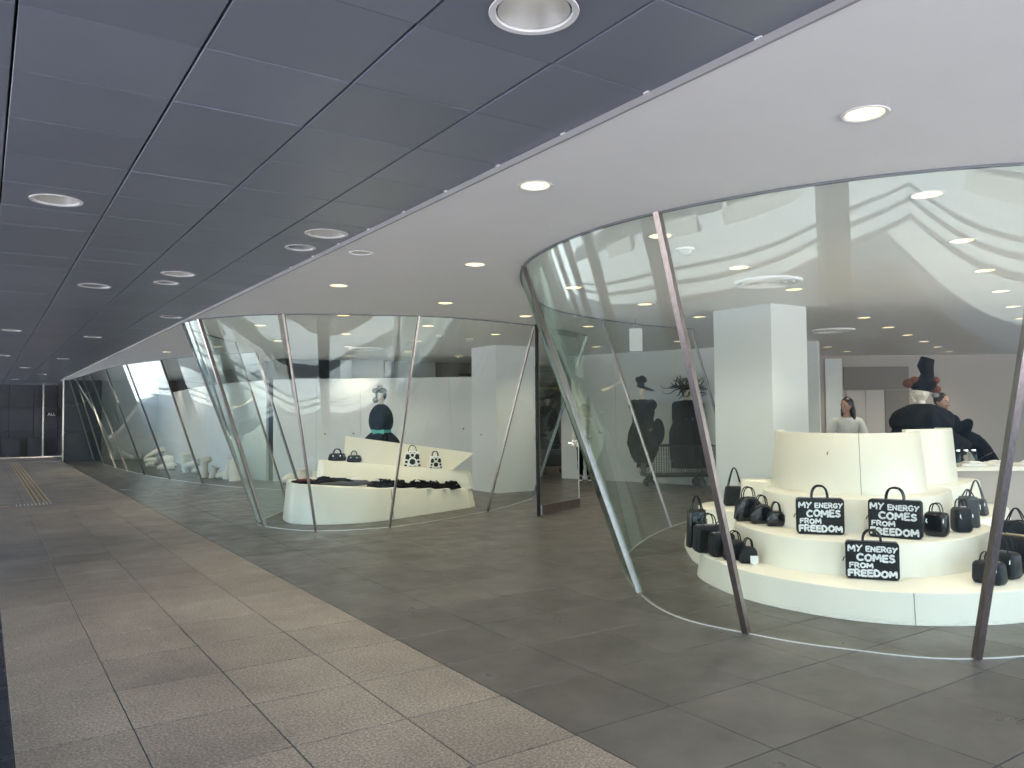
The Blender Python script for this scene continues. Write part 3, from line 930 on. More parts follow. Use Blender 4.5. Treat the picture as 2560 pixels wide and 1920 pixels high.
T3B = [(7.05, 6.0), (6.85, 5.7), (7.1, 4.9), (7.6, 4.3), (8.1, 4.12), (8.6, 4.15), (8.98, 4.4), (8.8, 4.85), (8.1, 5.3), (7.5, 5.75)]
tier(T1B, 0.0, H1 - 0.003, 0.035, pod, "rear_lower_tier", 8)
tier(T2B, H1, H2 - 0.004, 0.04, pod, "rear_middle_tier", 8)
tier(T3B, H2, H3 - 0.004, 0.04, pod, "rear_upper_tier", 8)
c4 = [(7.35, 5.75), (6.78, 5.35), (6.42, 4.88), (6.28, 4.42), (6.38, 4.10), (6.68, 3.94), (7.14, 3.95), (7.50, 4.12)]
shell(c4, H3 - 0.003, H4, 0.05, 0.06, pod, "counter_wall")
shell([(7.62, 4.36), (7.9, 4.28), (8.24, 4.28), (8.60, 4.40), (8.72, 4.62)], H3 - 0.006, H4 + 0.01, 0.04, 0.05, pod, "rear_counter_wall")
# panel seams and small round plugs on the counter wall
def plug(x, y, z, nx, ny, parent, r=0.019):
    o = MB().lathe([(r, -0.002), (r, 0.003)], seg=14, caps=(True, True)).build("socket_cap", M_seam, parent, (x, y, z))
    o.rotation_euler = Vector((nx, ny, 0.08)).to_track_quat('Z', 'Y').to_euler()
def seam(x, y, nx, ny, z0, z1, lean, parent, w=0.004):
    t_ = Vector((-ny, nx, 0)).normalized() * w / 2
    n_ = Vector((nx, ny, 0)).normalized()
    p0 = Vector((x, y, z0)) + n_ * 0.0025; p1 = Vector((x, y, z1)) - n_ * (lean - 0.0025)
    q0 = p0 - n_ * 0.004; q1 = p1 - n_ * 0.004
    MB().rings([[p0 - t_, p0 + t_, q0 + t_, q0 - t_], [p1 - t_, p1 + t_, q1 + t_, q1 - t_]]).build("seam", M_seam, parent)

# left podium: sloping tops
pl = empty("sloping_podium", "low white podium with sloping shelves, folded knitwear and bags, left of the glass door", "display podium", (0, 0, 0))
zt1 = lambda x, y: 0.555 - (x - 3.62) * 0.0905
L1 = [(3.61, 11.15), (3.66, 10.90), (3.86, 10.65), (4.25, 10.47), (4.72, 10.45), (5.6, 10.72), (6.45, 11.02), (6.6, 11.09), (6.7, 11.25), (6.2, 11.8), (5.3, 12.35), (4.5, 12.6), (4.0, 12.3), (3.72, 11.7)]
tier(L1, 0.0, 0.5, 0.055, pl, "lower_shelf", 6, zt1)
zt2 = lambda x, y: 0.785 - (x - 4.58) * 0.104
L2 = [(4.50, 12.28), (4.62, 12.16), (5.2, 11.85), (6.45, 11.2), (6.62, 11.14), (6.68, 11.25), (6.4, 11.75), (5.4, 12.5), (4.8, 12.75), (4.52, 12.55)]
tier(L2, 0.29, 0.7, 0.05, pl, "middle_shelf", 6, zt2)
# upper leaning back panel
a0, a1 = Vector((4.86, 12.18, 0)), Vector((6.50, 11.56, 0))
b0, b1 = Vector((4.90, 12.22, 0)), Vector((6.90, 11.50, 0))
nb = Vector((0.35, 0.93, 0)) * 0.05
mbp = MB()
K = 10
rs = []
for k in range(K + 1):
    t = k / K
    bo = a0.lerp(a1, t); to = b0.lerp(b1, t)
    bz = zt2(bo.x, bo.y) - 0.01; tz = 1.165 - 0.315 * t
    bo = Vector((bo.x, bo.y, bz)); to = Vector((to.x, to.y, tz))
    rs.append([bo, to, to + nb, bo + nb])
mbp.rings(rs).build("back_panel", M_podium, pl)

# ================================================================== BAGS
def prism(outline, d, bev):
    """outline: list of (x,z); extruded in y with rounded edges"""
    cx = sum(p[0] for p in outline) / len(outline); cz = sum(p[1] for p in outline) / len(outline)
    rs = []
    w = max(p[0] for p in outline) - min(p[0] for p in outline)
    h = max(p[1] for p in outline) - min(p[1] for p in outline)
    for side_ in (0, 1):
        seq = [0, 22, 45, 68, 90] if side_ == 0 else [90, 68, 45, 22, 0]
        for dg_ in seq:
            q = math.radians(dg_)
            ix = bev * (1 - math.sin(q)); iy = bev * (1 - math.cos(q))
            y = -d / 2 + iy if side_ == 0 else d / 2 - iy
            rs.append([(cx + (p[0] - cx) * (1 - 2 * ix / w), y, cz + (p[1] - cz) * (1 - 2 * ix / h)) for p in outline])
    return MB().rings(rs)

def rrect(w, h, r, n=4, taper=0.0, z0=0.0):
    pts = []
    for cx, cz, a0_ in ((w / 2 - r, r, -90), (w / 2 - r - taper, h - r, 0), (-w / 2 + r + taper, h - r, 90), (-w / 2 + r, r, 180)):
        for k in range(n + 1):
            q = math.radians(a0_ + 90 * k / n)
            pts.append((cx + r * math.cos(q), z0 + cz + r * math.sin(q)))
    return pts

def dome(w, h, n=10):
    pts = [(-w / 2 + 0.02, 0.0), (w / 2 - 0.02, 0.0), (w / 2, 0.02)]
    for k in range(1, n):
        t = k / n
        q = PI * t
        pts.append((w / 2 * (abs(math.cos(q)) ** 0.72) * (1 if math.cos(q) > 0 else -1) * (0.93), h * (0.30 + 0.70 * math.sin(q) ** 0.75)))
    pts.append((-w / 2, 0.02))
    return pts

def hoop(w, h, y, z0, lean=0.0, r=0.008, x0=0.0, n=12, pinch=0.0):
    p = []
    for k in range(n + 1):
        t = k / n
        q = PI * t
        x = x0 - w / 2 * (abs(math.cos(q)) ** 0.8) * (1 if math.cos(q) > 0 else -1)
        hh = math.sin(q) ** 0.8
        x = x * (1 - pinch * hh)
        p.append((x, y + lean * hh, z0 - 0.015 + (h + 0.015) * hh))
    return p

# brush lettering, strokes on a unit grid (x: 0..w, y: 0..1)
GL = {
 'M': (1.0, [[(0.08, 0), (0.12, 1), (0.5, 0.35), (0.86, 1), (0.94, 0)]]),
 'Y': (0.8, [[(0.05, 1), (0.4, 0.5), (0.76, 1)], [(0.4, 0.5), (0.22, -0.05)]]),
 'E': (0.7, [[(0.68, 1), (0.1, 0.97), (0.1, 0.02), (0.7, 0.0)], [(0.1, 0.52), (0.6, 0.54)]]),
 'N': (0.8, [[(0.1, 0), (0.1, 1), (0.7, 0.05), (0.7, 1)]]),
 'R': (0.75, [[(0.1, 0), (0.1, 1), (0.5, 0.98), (0.66, 0.75), (0.48, 0.52), (0.12, 0.48)], [(0.35, 0.5), (0.7, 0.0)]]),
 'G': (0.85, [[(0.74, 0.86), (0.45, 1), (0.14, 0.75), (0.1, 0.35), (0.35, 0.02), (0.7, 0.12), (0.74, 0.45), (0.48, 0.45)]]),
 'C': (0.85, [[(0.78, 0.85), (0.48, 1), (0.15, 0.76), (0.1, 0.35), (0.35, 0.02), (0.78, 0.12)]]),
 'O': (0.9, [[(0.45, 1), (0.14, 0.75), (0.1, 0.3), (0.42, 0), (0.76, 0.25), (0.8, 0.72), (0.45, 1)]]),
 'S': (0.7, [[(0.62, 0.88), (0.35, 1), (0.12, 0.8), (0.25, 0.56), (0.55, 0.42), (0.6, 0.18), (0.35, 0.0), (0.06, 0.12)]]),
 'F': (0.68, [[(0.66, 1), (0.1, 0.97), (0.1, 0.0)], [(0.1, 0.52), (0.56, 0.54)]]),
 'D': (0.82, [[(0.1, 0.0), (0.1, 1.0), (0.5, 0.92), (0.74, 0.55), (0.55, 0.1), (0.1, 0.0)]]),
}
def write_text(mb, text, x0, z0, w, h, sw, y, rnd):
    tot = sum(GL[c_][0] if c_ != ' ' else 0.45 for c_ in text) + 0.13 * (len(text) - 1)
    kx = w / tot
    x = x0
    lay = 0
    for c_ in text:
        if c_ == ' ':
            x += 0.45 * kx; continue
        gw, strokes = GL[c_]
        dz = rnd.uniform(-0.06, 0.06) * h; hh = h * rnd.uniform(0.92, 1.06)
        for st in strokes:
            P_ = [Vector((x + u * kx + rnd.uniform(-0.02, 0.02) * kx, 0, z0 + dz + v * hh)) for u, v in st]
            if len(P_) > 4:
                P_ = crom(P_, 3)
            for i in range(len(P_) - 1):
                a_, b_ = P_[i], P_[i + 1]
                t = (b_ - a_)
                if t.length < 1e-5: continue
                t.normalize(); nn = Vector((-t.z, 0, t.x)) * sw * rnd.uniform(0.45, 0.55)
                yy = y - 0.0006 - 0.00009 * (lay % 9); lay += 1
                Y = Vector((0, yy, 0)); Z = Vector((0, y + 0.001, 0))
                e = t * sw * 0.28
                loop_ = [a_ + nn, a_ + nn * 0.6 - e, a_ - nn * 0.6 - e, a_ - nn, b_ - nn, b_ - nn * 0.6 + e, b_ + nn * 0.6 + e, b_ + nn]
                mb.rings([[p + Z for p in loop_], [p + Y for p in loop_]])
        x += (gw + 0.13) * kx

def make_bag(kind, w, h, d, hh, loc, yaw, label, m=M_patent, group=None, hw=None, extra=None, seed=1):
    rnd = random.Random(seed)
    t = empty("handbag", label, "bag", loc, yaw, group)
    cut = M_silver
    if kind == 'suit':
        t.name = "suitcase_bag"
        prism(rrect(w, h, 0.028, 5), d, 0.018).build("body", M_leather, t, smooth=True)
        for s in (-1, 1):
            MB().tube(hoop(w * 0.34, hh, s * d * 0.22, h, 0.0, n=14, x0=0.0), 0.0085, 8).build("handle", M_patent, t, smooth=True)
        MB().tube([(-w / 2 + 0.03, 0, h + 0.001), (w / 2 - 0.03, 0, h + 0.001)], 0.004, 6).build("zip", M_silver, t)
        # piping round front edge
        op = rrect(w - 0.012, h - 0.012, 0.026, 5, z0=0.006)
        MB().tube([(p[0], -d / 2 + 0.006, p[1]) for p in op + [op[0]]], 0.004, 6).build("piping", M_patent, t, smooth=True)
        mb = MB()
        yf = -d / 2
        write_text(mb, "MY", -w * 0.455, h * 0.745, w * 0.27, h * 0.15, 0.0125, yf, rnd)
        write_text(mb, "ENERGY", -w * 0.12, h * 0.745, w * 0.58, h * 0.125, 0.0112, yf, rnd)
        write_text(mb, "COMES", -w * 0.29, h * 0.50, w * 0.70, h * 0.17, 0.0155, yf, rnd)
        write_text(mb, "FROM", -w * 0.43, h * 0.31, w * 0.44, h * 0.12, 0.0115, yf, rnd)
        write_text(mb, "FREEDOM", -w * 0.455, h * 0.09, w * 0.90, h * 0.155, 0.0155, yf, rnd)
        mb.build("lettering", M_paint, t)
        zp = MB().tube([(-w / 2 - 0.002, 0, h * 0.55), (-w / 2 - 0.012, -0.01, h * 0.52), (-w / 2 - 0.02, -0.012, h * 0.44)], 0.004, 6).build("zip_pull", M_leather, t)
    elif kind == 'dome':
        prism(dome(w, h), d, min(0.03, d * 0.3)).build("body", m, t, smooth=True)
        for s in (-1, 1):
            MB().tube(hoop(w * 0.42, hh, s * d * 0.25, h * 0.96, -s * 0.0), 0.0055, 8).build("handle", m, t, smooth=True)
        dm_ = dome(w * 1.01, h * 1.006)
        MB().tube([(p[0], 0, p[1]) for p in dm_[3:-1]], 0.0035, 6).build("zip", M_leather, t, smooth=True)
    elif kind == 'box':
        prism(rrect(w, h, min(0.04, h * 0.22), 5, taper=w * 0.03), d, min(0.03, d * 0.3)).build("body", m, t, smooth=True)
        for s in (-1, 1):
            MB().tube(hoop(w * 0.46, hh, s * d * 0.25, h, 0), 0.0055, 8).build("handle", m, t, smooth=True)
        MB().tube([(-w / 2 + 0.03, 0, h + 0.001), (w / 2 - 0.03, 0, h + 0.001)], 0.003, 6).build("zip", M_silver, t)
    elif kind == 'tote':
        prism(rrect(w, h, 0.02, 4, taper=w * 0.10), d, min(0.03, d * 0.3)).build("body", m, t, smooth=True)
        for s in (-1, 1):
            MB().tube(hoop(w * 0.62, hh, s * d * 0.3, h * 0.9, -s * d * 0.22, pinch=0.55), 0.006, 8).build("handle", m, t, smooth=True)
    elif kind == 'duffel':
        # boxy cylinder lying down
        prism(rrect(w, h, h * 0.32, 5, taper=w * 0.05), d, 0.035).build("body", m, t, smooth=True)
        for s in (-1, 1):
            MB().tube(hoop(w * 0.4, hh, s * d * 0.28, h * 0.95), 0.008, 8).build("handle", m, t, smooth=True)
        for s in (-1, 1):
            MB().box((s * w * 0.2 - 0.008, -d / 2 - 0.003, h * 0.62), (s * w * 0.2 + 0.008, -d / 2 + 0.004, h * 0.76)).build("buckle", M_silver, t)
    elif kind == 'circles':
        prism(rrect(w, h, 0.03, 5, taper=w * 0.12), d, 0.03).build("body", M_tag, t, smooth=True)
        for s in (-1, 1):
            MB().tube(hoop(w * 0.45, hh, s * d * 0.25, h * 0.93), 0.0055, 8).build("handle", M_patent, t, smooth=True)
        mb = MB(); mw = MB()
        yf = -d / 2
        def disc(b_, x, z, r, ly):
            x = max(-w / 2 + r * 0.2, min(w / 2 - r * 0.2, x))
            pts = []
            for k in range(20):
                q = 2 * PI * k / 20
                px_, pz_ = x + r * math.cos(q), z + r * math.sin(q)
                lim = w / 2 - 0.012 - w * 0.12 * max(0, min(1, pz_ / h))
                px_ = max(-lim, min(lim, px_)); pz_ = max(0.012, min(h - 0.012, pz_))
                pts.append((px_, pz_))
            yy = yf - 0.0004 - 0.0005 * ly
            b_.rings([[(p[0], yf + 0.004, p[1]) for p in pts], [(p[0], yy, p[1]) for p in pts]])
        disc(mb, -w * 0.27, h * 0.62, w * 0.19, 1); disc(mb, w * 0.27, h * 0.62, w * 0.19, 1)
        disc(mb, 0, h * 0.05, w * 0.17, 1); disc(mb, -w * 0.43, h * 0.12, w * 0.12, 1); disc(mb, w * 0.43, h * 0.12, w * 0.12, 1)
        disc(mb, 0, h * 0.99, w * 0.16, 1)
        for x, z, r in ((0, 0.34, 0.25), (0, 0.76, 0.165), (-0.34, 0.34, 0.15), (0.34, 0.34, 0.15)):
            disc(mw, w * x, h * z, w * r, 2)
        for x, z, r in ((0, 0.34, 0.165), (0, 0.76, 0.09), (-0.34, 0.34, 0.08), (0.34, 0.34, 0.08)):
            disc(mb, w * x, h * z, w * r, 3)
        mw.build("white_circle_print", M_tag, t)
        mb.build("black_circle_print", M_leather, t)
    bd_ = [c_ for c_ in t.children if c_.name.startswith('body')][0]
    if kind != 'suit' and kind != 'circles':
        for v in bd_.data.vertices:
            q_ = noise.noise(v.co * 14 + Vector((seed * 3.1 + w * 90, 0, 0))) * 0.010 + noise.noise(v.co * 40 + Vector((w * 70, 0, 0))) * 0.003
            f_ = min(1.0, max(0.0, v.co.z / h)) ** 0.5
            v.co.x *= 1 + q_ * 4 * f_; v.co.y += q_ * f_
        MB().tube([(w * 0.36, -d * 0.2, h * 0.80), (w * 0.40, -d * 0.5 - 0.004, h * 0.74), (w * 0.40, -d * 0.5 - 0.006, h * 0.60)], 0.0035, 5).build("zip_pull", M_silver, t)
        MB().box((-w * 0.07, -d / 2 - 0.004, h * 0.70), (w * 0.07, -d / 2 + 0.004, h * 0.78)).build("logo_plate", m, t)
    if extra == 'tag':
        MB().box((w * 0.02, -d / 2 - 0.012, h * 0.05), (w * 0.42, -d / 2 - 0.009, h * 0.5)).build("price_tag", M_tag, t)
        MB().box((w * 0.12, -d / 2 - 0.018, 0.0), (w * 0.34, -d / 2 - 0.015, h * 0.3)).build("price_tag", M_tag, t)
    if extra == 'gold':
        MB().tube([(-w / 2 + 0.02, -d * 0.3, h + 0.003), (w / 2 - 0.02, -d * 0.3, h + 0.003)], 0.005, 6).build("gold_bar", M_gold, t)
    if extra == 'charm':
        MB().tube([(-w * 0.28, -d / 2 - 0.004, h * 0.72), (-w * 0.3, -d / 2 - 0.012, h * 0.62), (-w * 0.24, -d / 2 - 0.012, h * 0.55)], 0.005, 6).build("charm", M_silver, t)
    return t

def face_cam(x, y, off=0.0):
    # front (-y local) turned toward the walkway where the shoppers stand
    return math.atan2(y, x) - PI / 2 + off

def bag(kind, x, y, z, w, h, d, hh, label, off=0.0, **k):
    dn = Vector((x, y)).normalized() * d / 2
    return make_bag(kind, w, h, d, hh, (x + dn.x, y + dn.y, z + 0.001), face_cam(x, y, off), label, **k)

bag('suit', 5.62, 3.53, H1, 0.375, 0.285, 0.11, 0.082, "suitcase bag with white brush lettering standing alone on the lowest step", 0.05, seed=3, group="lettered suitcase bags")
bag('suit', 5.80, 4.10, H2, 0.375, 0.30, 0.11, 0.10, "suitcase bag with white brush lettering at left on the middle step", 0.10, seed=4, group="lettered suitcase bags")
bag('suit', 6.10, 3.62, H2, 0.395, 0.305, 0.11, 0.095, "suitcase bag with white brush lettering at right on the middle step", -0.16, seed=5, group="lettered suitcase bags")
G1 = "black bags on the podium's left steps"
bag('tote', 5.62, 5.30, H1, 0.20, 0.36, 0.12, 0.16, "tall shiny tote with pointed handles at the back left of the lowest step", 0.3, group=G1)
bag('box', 5.50, 5.05, H1, 0.27, 0.25, 0.14, 0.10, "largest matte black bag, leftmost in the front row on the lowest step", 0.35, m=M_leather, group=G1)
bag('box', 5.44, 4.84, H1, 0.23, 0.21, 0.13, 0.09, "matte black bag second from left in the front row on the lowest step", 0.35, m=M_leather, group=G1)
bag('dome', 5.40, 4.66, H1, 0.21, 0.175, 0.11, 0.08, "black domed bag third from left on the lowest step, behind the pole", 0.3, m=M_leather, group=G1)
bag('dome', 5.38, 4.50, H1, 0.165, 0.14, 0.09, 0.075, "smallest black bag with white price tags on the lowest step", 0.25, m=M_leather, group=G1, extra='tag')
bag('tote', 6.85, 5.90, H2, 0.24, 0.21, 0.13, 0.22, "black bag with tall pointed straps at the far left of the middle step", 0.2, m=M_leather, group=G1)
bag('dome', 5.97, 4.98, H2, 0.265, 0.225, 0.12, 0.10, "largest glossy patent dome bag on the middle step", 0.3, group=G1)
bag('dome', 5.92, 4.79, H2, 0.22, 0.175, 0.11, 0.09, "middle sized patent dome bag between the largest and smallest ones", 0.28, group=G1)
bag('dome', 5.89, 4.61, H2, 0.175, 0.135, 0.09, 0.085, "smallest patent dome bag next to the left lettered suitcase", 0.2, group=G1)
G2 = "black bags on the podium's right steps"
bag('box', 6.43, 3.47, H2, 0.185, 0.195, 0.11, 0.07, "small squarish patent bag right of the lettered suitcases", -0.35, group=G2, extra='charm')
bag('box', 6.80, 3.46, H2, 0.15, 0.21, 0.12, 0.065, "narrow black bag with silver charm near the right end of the middle step", 0.5, m=M_leather, group=G2, extra='charm')
bag('tote', 7.12, 3.56, H2, 0.15, 0.27, 0.14, 0.085, "dark grey upright bag behind the narrow black one", 0.5, m=M_greyl, group=G2)
bag('tote', 8.05, 3.95, H2 - 0.002, 0.21, 0.16, 0.12, 0.19, "wide bag with two tall hoop handles on the rear step at right", -0.2, m=M_greyl, group=G2)
bag('box', 6.13, 2.93, H1, 0.215, 0.165, 0.13, 0.07, "small matte black bag at the right pole on the lowest step", -0.5, m=M_leather, group=G2)
bag('box', 6.42, 2.96, H1, 0.21, 0.20, 0.15, 0.11, "medium matte black bag behind the right pole", -0.5, m=M_leather, group=G2)
bag('box', 6.74, 3.0, H1, 0.34, 0.29, 0.17, 0.11, "large black bag with gold bar at the right edge", -0.4, m=M_leather, group=G2, extra='gold')
bag('tote', 7.05, 3.15, H1, 0.25, 0.36, 0.14, 0.14, "tall black tote at the far right end of the lowest step", -0.3, m=M_leather, group=G2, extra='charm')

# bags on the left podium
def s2z(x, y): return zt2(x, y)
G3 = "bags on the left podium's upper shelf"
bag('duffel', 4.76, 12.20, s2z(4.76, 12.2), 0.29, 0.125, 0.12, 0.075, "wider black duffel bag on the left podium's upper shelf", -0.15, m=M_leather, group=G3)
bag('duffel', 5.00, 12.08, s2z(5.0, 12.08), 0.235, 0.115, 0.11, 0.075, "smaller black duffel bag right beside the wider one", -0.1, m=M_leather, group=G3)
bag('circles', 5.84, 11.68, s2z(5.84, 11.68) - 0.005, 0.29, 0.255, 0.11, 0.115, "larger white bag with black circles right of the dark pole", 0.0, group=G3)
bag('circles', 6.16, 11.50, s2z(6.16, 11.5) - 0.005, 0.225, 0.205, 0.11, 0.095, "smaller white bag with black circles at the right of the shelf", 0.25, group=G3)

# folded clothes
def garment(x, y, z, w, d, h, yaw, label, mats, seed, cat="clothing", group="folded clothes on the left podium"):
    rnd = random.Random(seed)
    t = empty("folded_garment", label, cat, (x, y, z), yaw, group)
    off = Vector((rnd.uniform(0, 50), rnd.uniform(0, 50), 0))
    for li, (m, ww, dd_, hh, ox, oz, nm) in enumerate(mats):
        nx, ny = 16, 8
        v, f = [], []
        for layer in (0, 1):
            for j in range(ny + 1):
                for i in range(nx + 1):
                    u = i / nx * 2 - 1; q = j / ny * 2 - 1
                    e = (1 - abs(u) ** 5) * (1 - abs(q) ** 5)
                    n_ = noise.noise(Vector((u * 2.5 + li * 9, q * 2.5, seed * 3.3)) + off)
                    px_ = u * w * ww / 2 * (1 + 0.12 * n_) + ox * w
                    py_ = q * d * dd_ / 2 * (1 + 0.15 * noise.noise(Vector((u * 3, q * 2, seed + li))))
                    pz_ = oz * h if layer == 0 else oz * h + h * hh * (0.25 + 0.75 * max(0, e) ** 0.4) * (0.75 + 0.55 * n_)
                    v.append((px_, py_, max(pz_, oz * h + 0.001 * layer)))
        S_ = (nx + 1) * (ny + 1)
        for j in range(ny):
            for i in range(nx):
                a_ = j * (nx + 1) + i
                f.append((a_ + S_, a_ + 1 + S_, a_ + nx + 2 + S_, a_ + nx + 1 + S_))
                f.append((a_ + nx + 1, a_ + nx + 2, a_ + 1, a_))
        for i in range(nx):
            a_ = i; f.append((a_, a_ + 1, a_ + 1 + S_, a_ + S_))
            a_ = ny * (nx + 1) + i; f.append((a_ + 1, a_, a_ + S_, a_ + 1 + S_))
        for j in range(ny):
            a_ = j * (nx + 1); f.append((a_ + nx + 1, a_, a_ + S_, a_ + nx + 1 + S_))
            a_ = j * (nx + 1) + nx; f.append((a_, a_ + nx + 1, a_ + nx + 1 + S_, a_ + S_))
        link(nm, mesh(v, f, True), m, t)
    return t
def g1(x, y): return zt1(x, y) + 0.001
pyaw = math.atan2(0.6, 1.87)
garment(3.98, 11.15, g1(3.98, 11.15), 0.56, 0.34, 0.12, 0.05, "black and dark red knit lying at the rounded left end of the podium",
        [(M_cloth, 1, 1, 0.5, 0, 0, "body"), (M_redcl, 0.42, 0.5, 0.30, -0.2, 0.4, "fold"), (M_cloth, 0.45, 0.6, 0.5, 0.25, 0.35, "sleeve"), (M_whitecl, 0.16, 0.4, 0.3, 0.02, 0.5, "white_stripe")], 11)
garment(4.36, 11.05, g1(4.36, 11.05), 0.80, 0.40, 0.14, -0.05, "long cardigan in grey, black and white panels draped over the shelf",
        [(M_greycl, 1, 1, 0.55, 0, 0, "body"), (M_cloth, 0.6, 0.55, 0.35, -0.12, 0.42, "fold"), (M_whitecl, 0.50, 0.36, 0.22, 0.14, 0.5, "white_panel"), (M_redcl, 0.14, 0.5, 0.2, -0.34, 0.45, "red_panel")], 12)
for i, (x, y, w, lb) in enumerate(((4.90, 10.86, 0.36, "black printed top, first right of the cardigan"), (5.24, 10.93, 0.34, "wide black folded top left of the dark pole"),
                                   (5.56, 11.0, 0.38, "black folded top just right of the dark pole"), (5.90, 11.07, 0.33, "black folded top with a pale patch, second from the right end"),
                                   (6.22, 11.14, 0.32, "black folded top at the right end of the podium"))):
    garment(x, y, g1(x, y), w, 0.28, 0.125, pyaw + 0.25 * math.sin(i * 5), lb,
            [(M_cloth, 1, 1, 0.7, 0, 0, "body"), (M_cloth, 0.62, 0.6, 0.5, 0.12 * (-1) ** i, 0.5, "sleeve"), (M_whitecl, 0.2, 0.4, 0.25, -0.12 + 0.06 * i, 0.75, "print")], 20 + i)
    t = tag(MB().box((-0.06, -0.05, 0.0), (0.06, 0.05, 0.003)).build("price_card", M_tag, None, (x + 0.12, y - 0.17, g1(x + 0.12, y - 0.17) + 0.006), 0.2), "white price card before the " + lb.replace("black ", "").replace("with a pale patch, ", ""), "price card", "price cards on the left podium")

# ================================================================== PLASTER CASTS
CASTS = [
 ([(3.75, 31.15, .12, .081), (3.93, 31.1, .16, .097)], "low plaster block, leftmost of the row of casts"),
 ([(4.18, 31.11, .37, .056), (4.21, 31.1, .22, .077), (4.36, 31.0, .15, .097), (4.52, 30.9, .055, .056)], "slanting plaster leg beside the leftmost block"),
 ([(4.61, 31.04, .10, .077), (4.78, 30.96, .12, .077)], "small plaster stump at the right of the slanting leg"),
 ([(4.54, 28.79, .12, .06), (4.69, 28.69, .24, .072), (4.89, 28.55, .36, .082), (5.05, 28.42, .43, .082)], "long raised plaster limb rising to the right"),
 ([(4.46, 28.37, .07, .066), (4.66, 28.24, .09, .081), (4.8, 28.14, .09, .071)], "plaster foot lying under the raised limb"),
 ([(4.15, 26.09, .05, .048), (4.25, 26.01, .075, .07), (4.37, 25.94, .075, .074)], "tiny plaster foot with a dark hole in front"),
 ([(4.2, 24.5, .055, .045), (4.37, 24.39, .08, .078), (4.54, 24.27, .09, .087), (4.63, 24.22, .09, .074)], "thick plaster leg lying with its hollow end to the right"),
 ([(4.5, 25.13, .34, .072), (4.58, 25.06, .23, .128), (4.73, 24.98, .13, .12)], "plaster knee stacked behind the lying leg"),
 ([(4.87, 24.03, .45, .128), (4.86, 24.04, .29, .128), (4.88, 24.03, .0, .113)], "upright flat topped plaster torso left of the middle pole"),
 ([(4.60, 22.78, .0, .068), (4.61, 22.77, .16, .078), (4.72, 22.7, .2, .074), (4.83, 22.62, .25, .082), (4.9, 22.54, .31, .078)], "bent plaster leg leaning on the wall behind the pole"),
 ([(4.65, 22.23, .06, .046), (4.75, 22.16, .075, .065), (4.86, 22.08, .08, .069)], "small plaster foot in front of the bent leg"),
 ([(4.71, 20.43, .45, .05), (4.59, 20.52, .41, .08), (4.58, 20.54, .24, .075), (4.56, 20.55, .06, .093), (4.56, 20.55, .0, .096)], "tall plaster leg with a turned thigh right of the middle pole"),
 ([(4.78, 20.25, .27, .098), (4.76, 20.27, .18, .068), (4.72, 20.30, .06, .082), (4.72, 20.3, .0, .082)], "short plaster calf standing next to the tall one"),
 ([(4.75, 20.02, .05, .049), (4.83, 19.96, .08, .081), (4.91, 19.91, .08, .074)], "lying plaster foot with a dark round hole"),
 ([(4.97, 19.69, .5, .056), (4.96, 19.71, .35, .052), (4.93, 19.73, .16, .073), (4.92, 19.75, .0, .087)], "slim plaster leg behind the largest torso"),
 ([(4.89, 19.08, .51, .068), (4.91, 19.07, .38, .088), (4.93, 19.07, .19, .111), (4.94, 19.07, .0, .128)], "largest plaster torso in trousers beside the glossy glass tip"),
 ([(5.55, 17.52, .07, .05), (5.68, 17.5, .09, .085), (5.82, 17.5, .09, .08)], "plaster foot with dark hole right of the green glass"),
 ([(5.98, 17.45, .30, .10), (5.98, 17.45, .15, .095), (5.98, 17.45, .0, .10)], "plain upright plaster stump behind the draped knit"),
 ([(6.25, 17.2, .26, .10), (6.25, 17.2, .0, .11)], "shorter plaster stump touching the plain one"),
]
for i, (pts, lb) in enumerate(CASTS):
    o0 = Vector((pts[0][0], pts[0][1], 0))
    t = empty("plaster_cast", lb, "sculpture", o0, 0, "plaster body casts along the wall")
    P_ = [Vector(p[:3]) - o0 for p in pts]
    R_ = [Vector((p[3], 0, 0)) for p in pts]
    Pd = crom(P_, 5); Rd = [r.x for r in crom(R_, 5)]
    for k in range(len(Pd)):
        if Pd[k].z < 0.0: Pd[k].z = 0.0
        n_ = noise.noise(Pd[k] * 7 + Vector((i * 4.1, 0, 0)))
        Rd[k] *= 1.18 * (1 + 0.22 * n_)
        tdir = (Pd[min(k + 1, len(Pd) - 1)] - Pd[max(k - 1, 0)]).normalized()
        if abs(tdir.z) < 0.6 and Pd[k].z - Rd[k] < 0: Pd[k].z = Rd[k] * 0.97
    MB().tube(Pd, Rd, 14).build("cast_body", M_plaster, t, smooth=True)
    if "hole" in lb or "hollow" in lb:
        e = Pd[-1]; tdir = (Pd[-1] - Pd[-3]).normalized()
        o = MB().lathe([(0.022, 0.0), (0.022, 0.004)], seg=12, caps=(True, True)).build("end_hole", M_dark, t, e - tdir * 0.001 + Vector((-0.02, -Rd[-1] * 0.95, 0)))
        o.rotation_euler = (PI / 2, 0, -0.5)

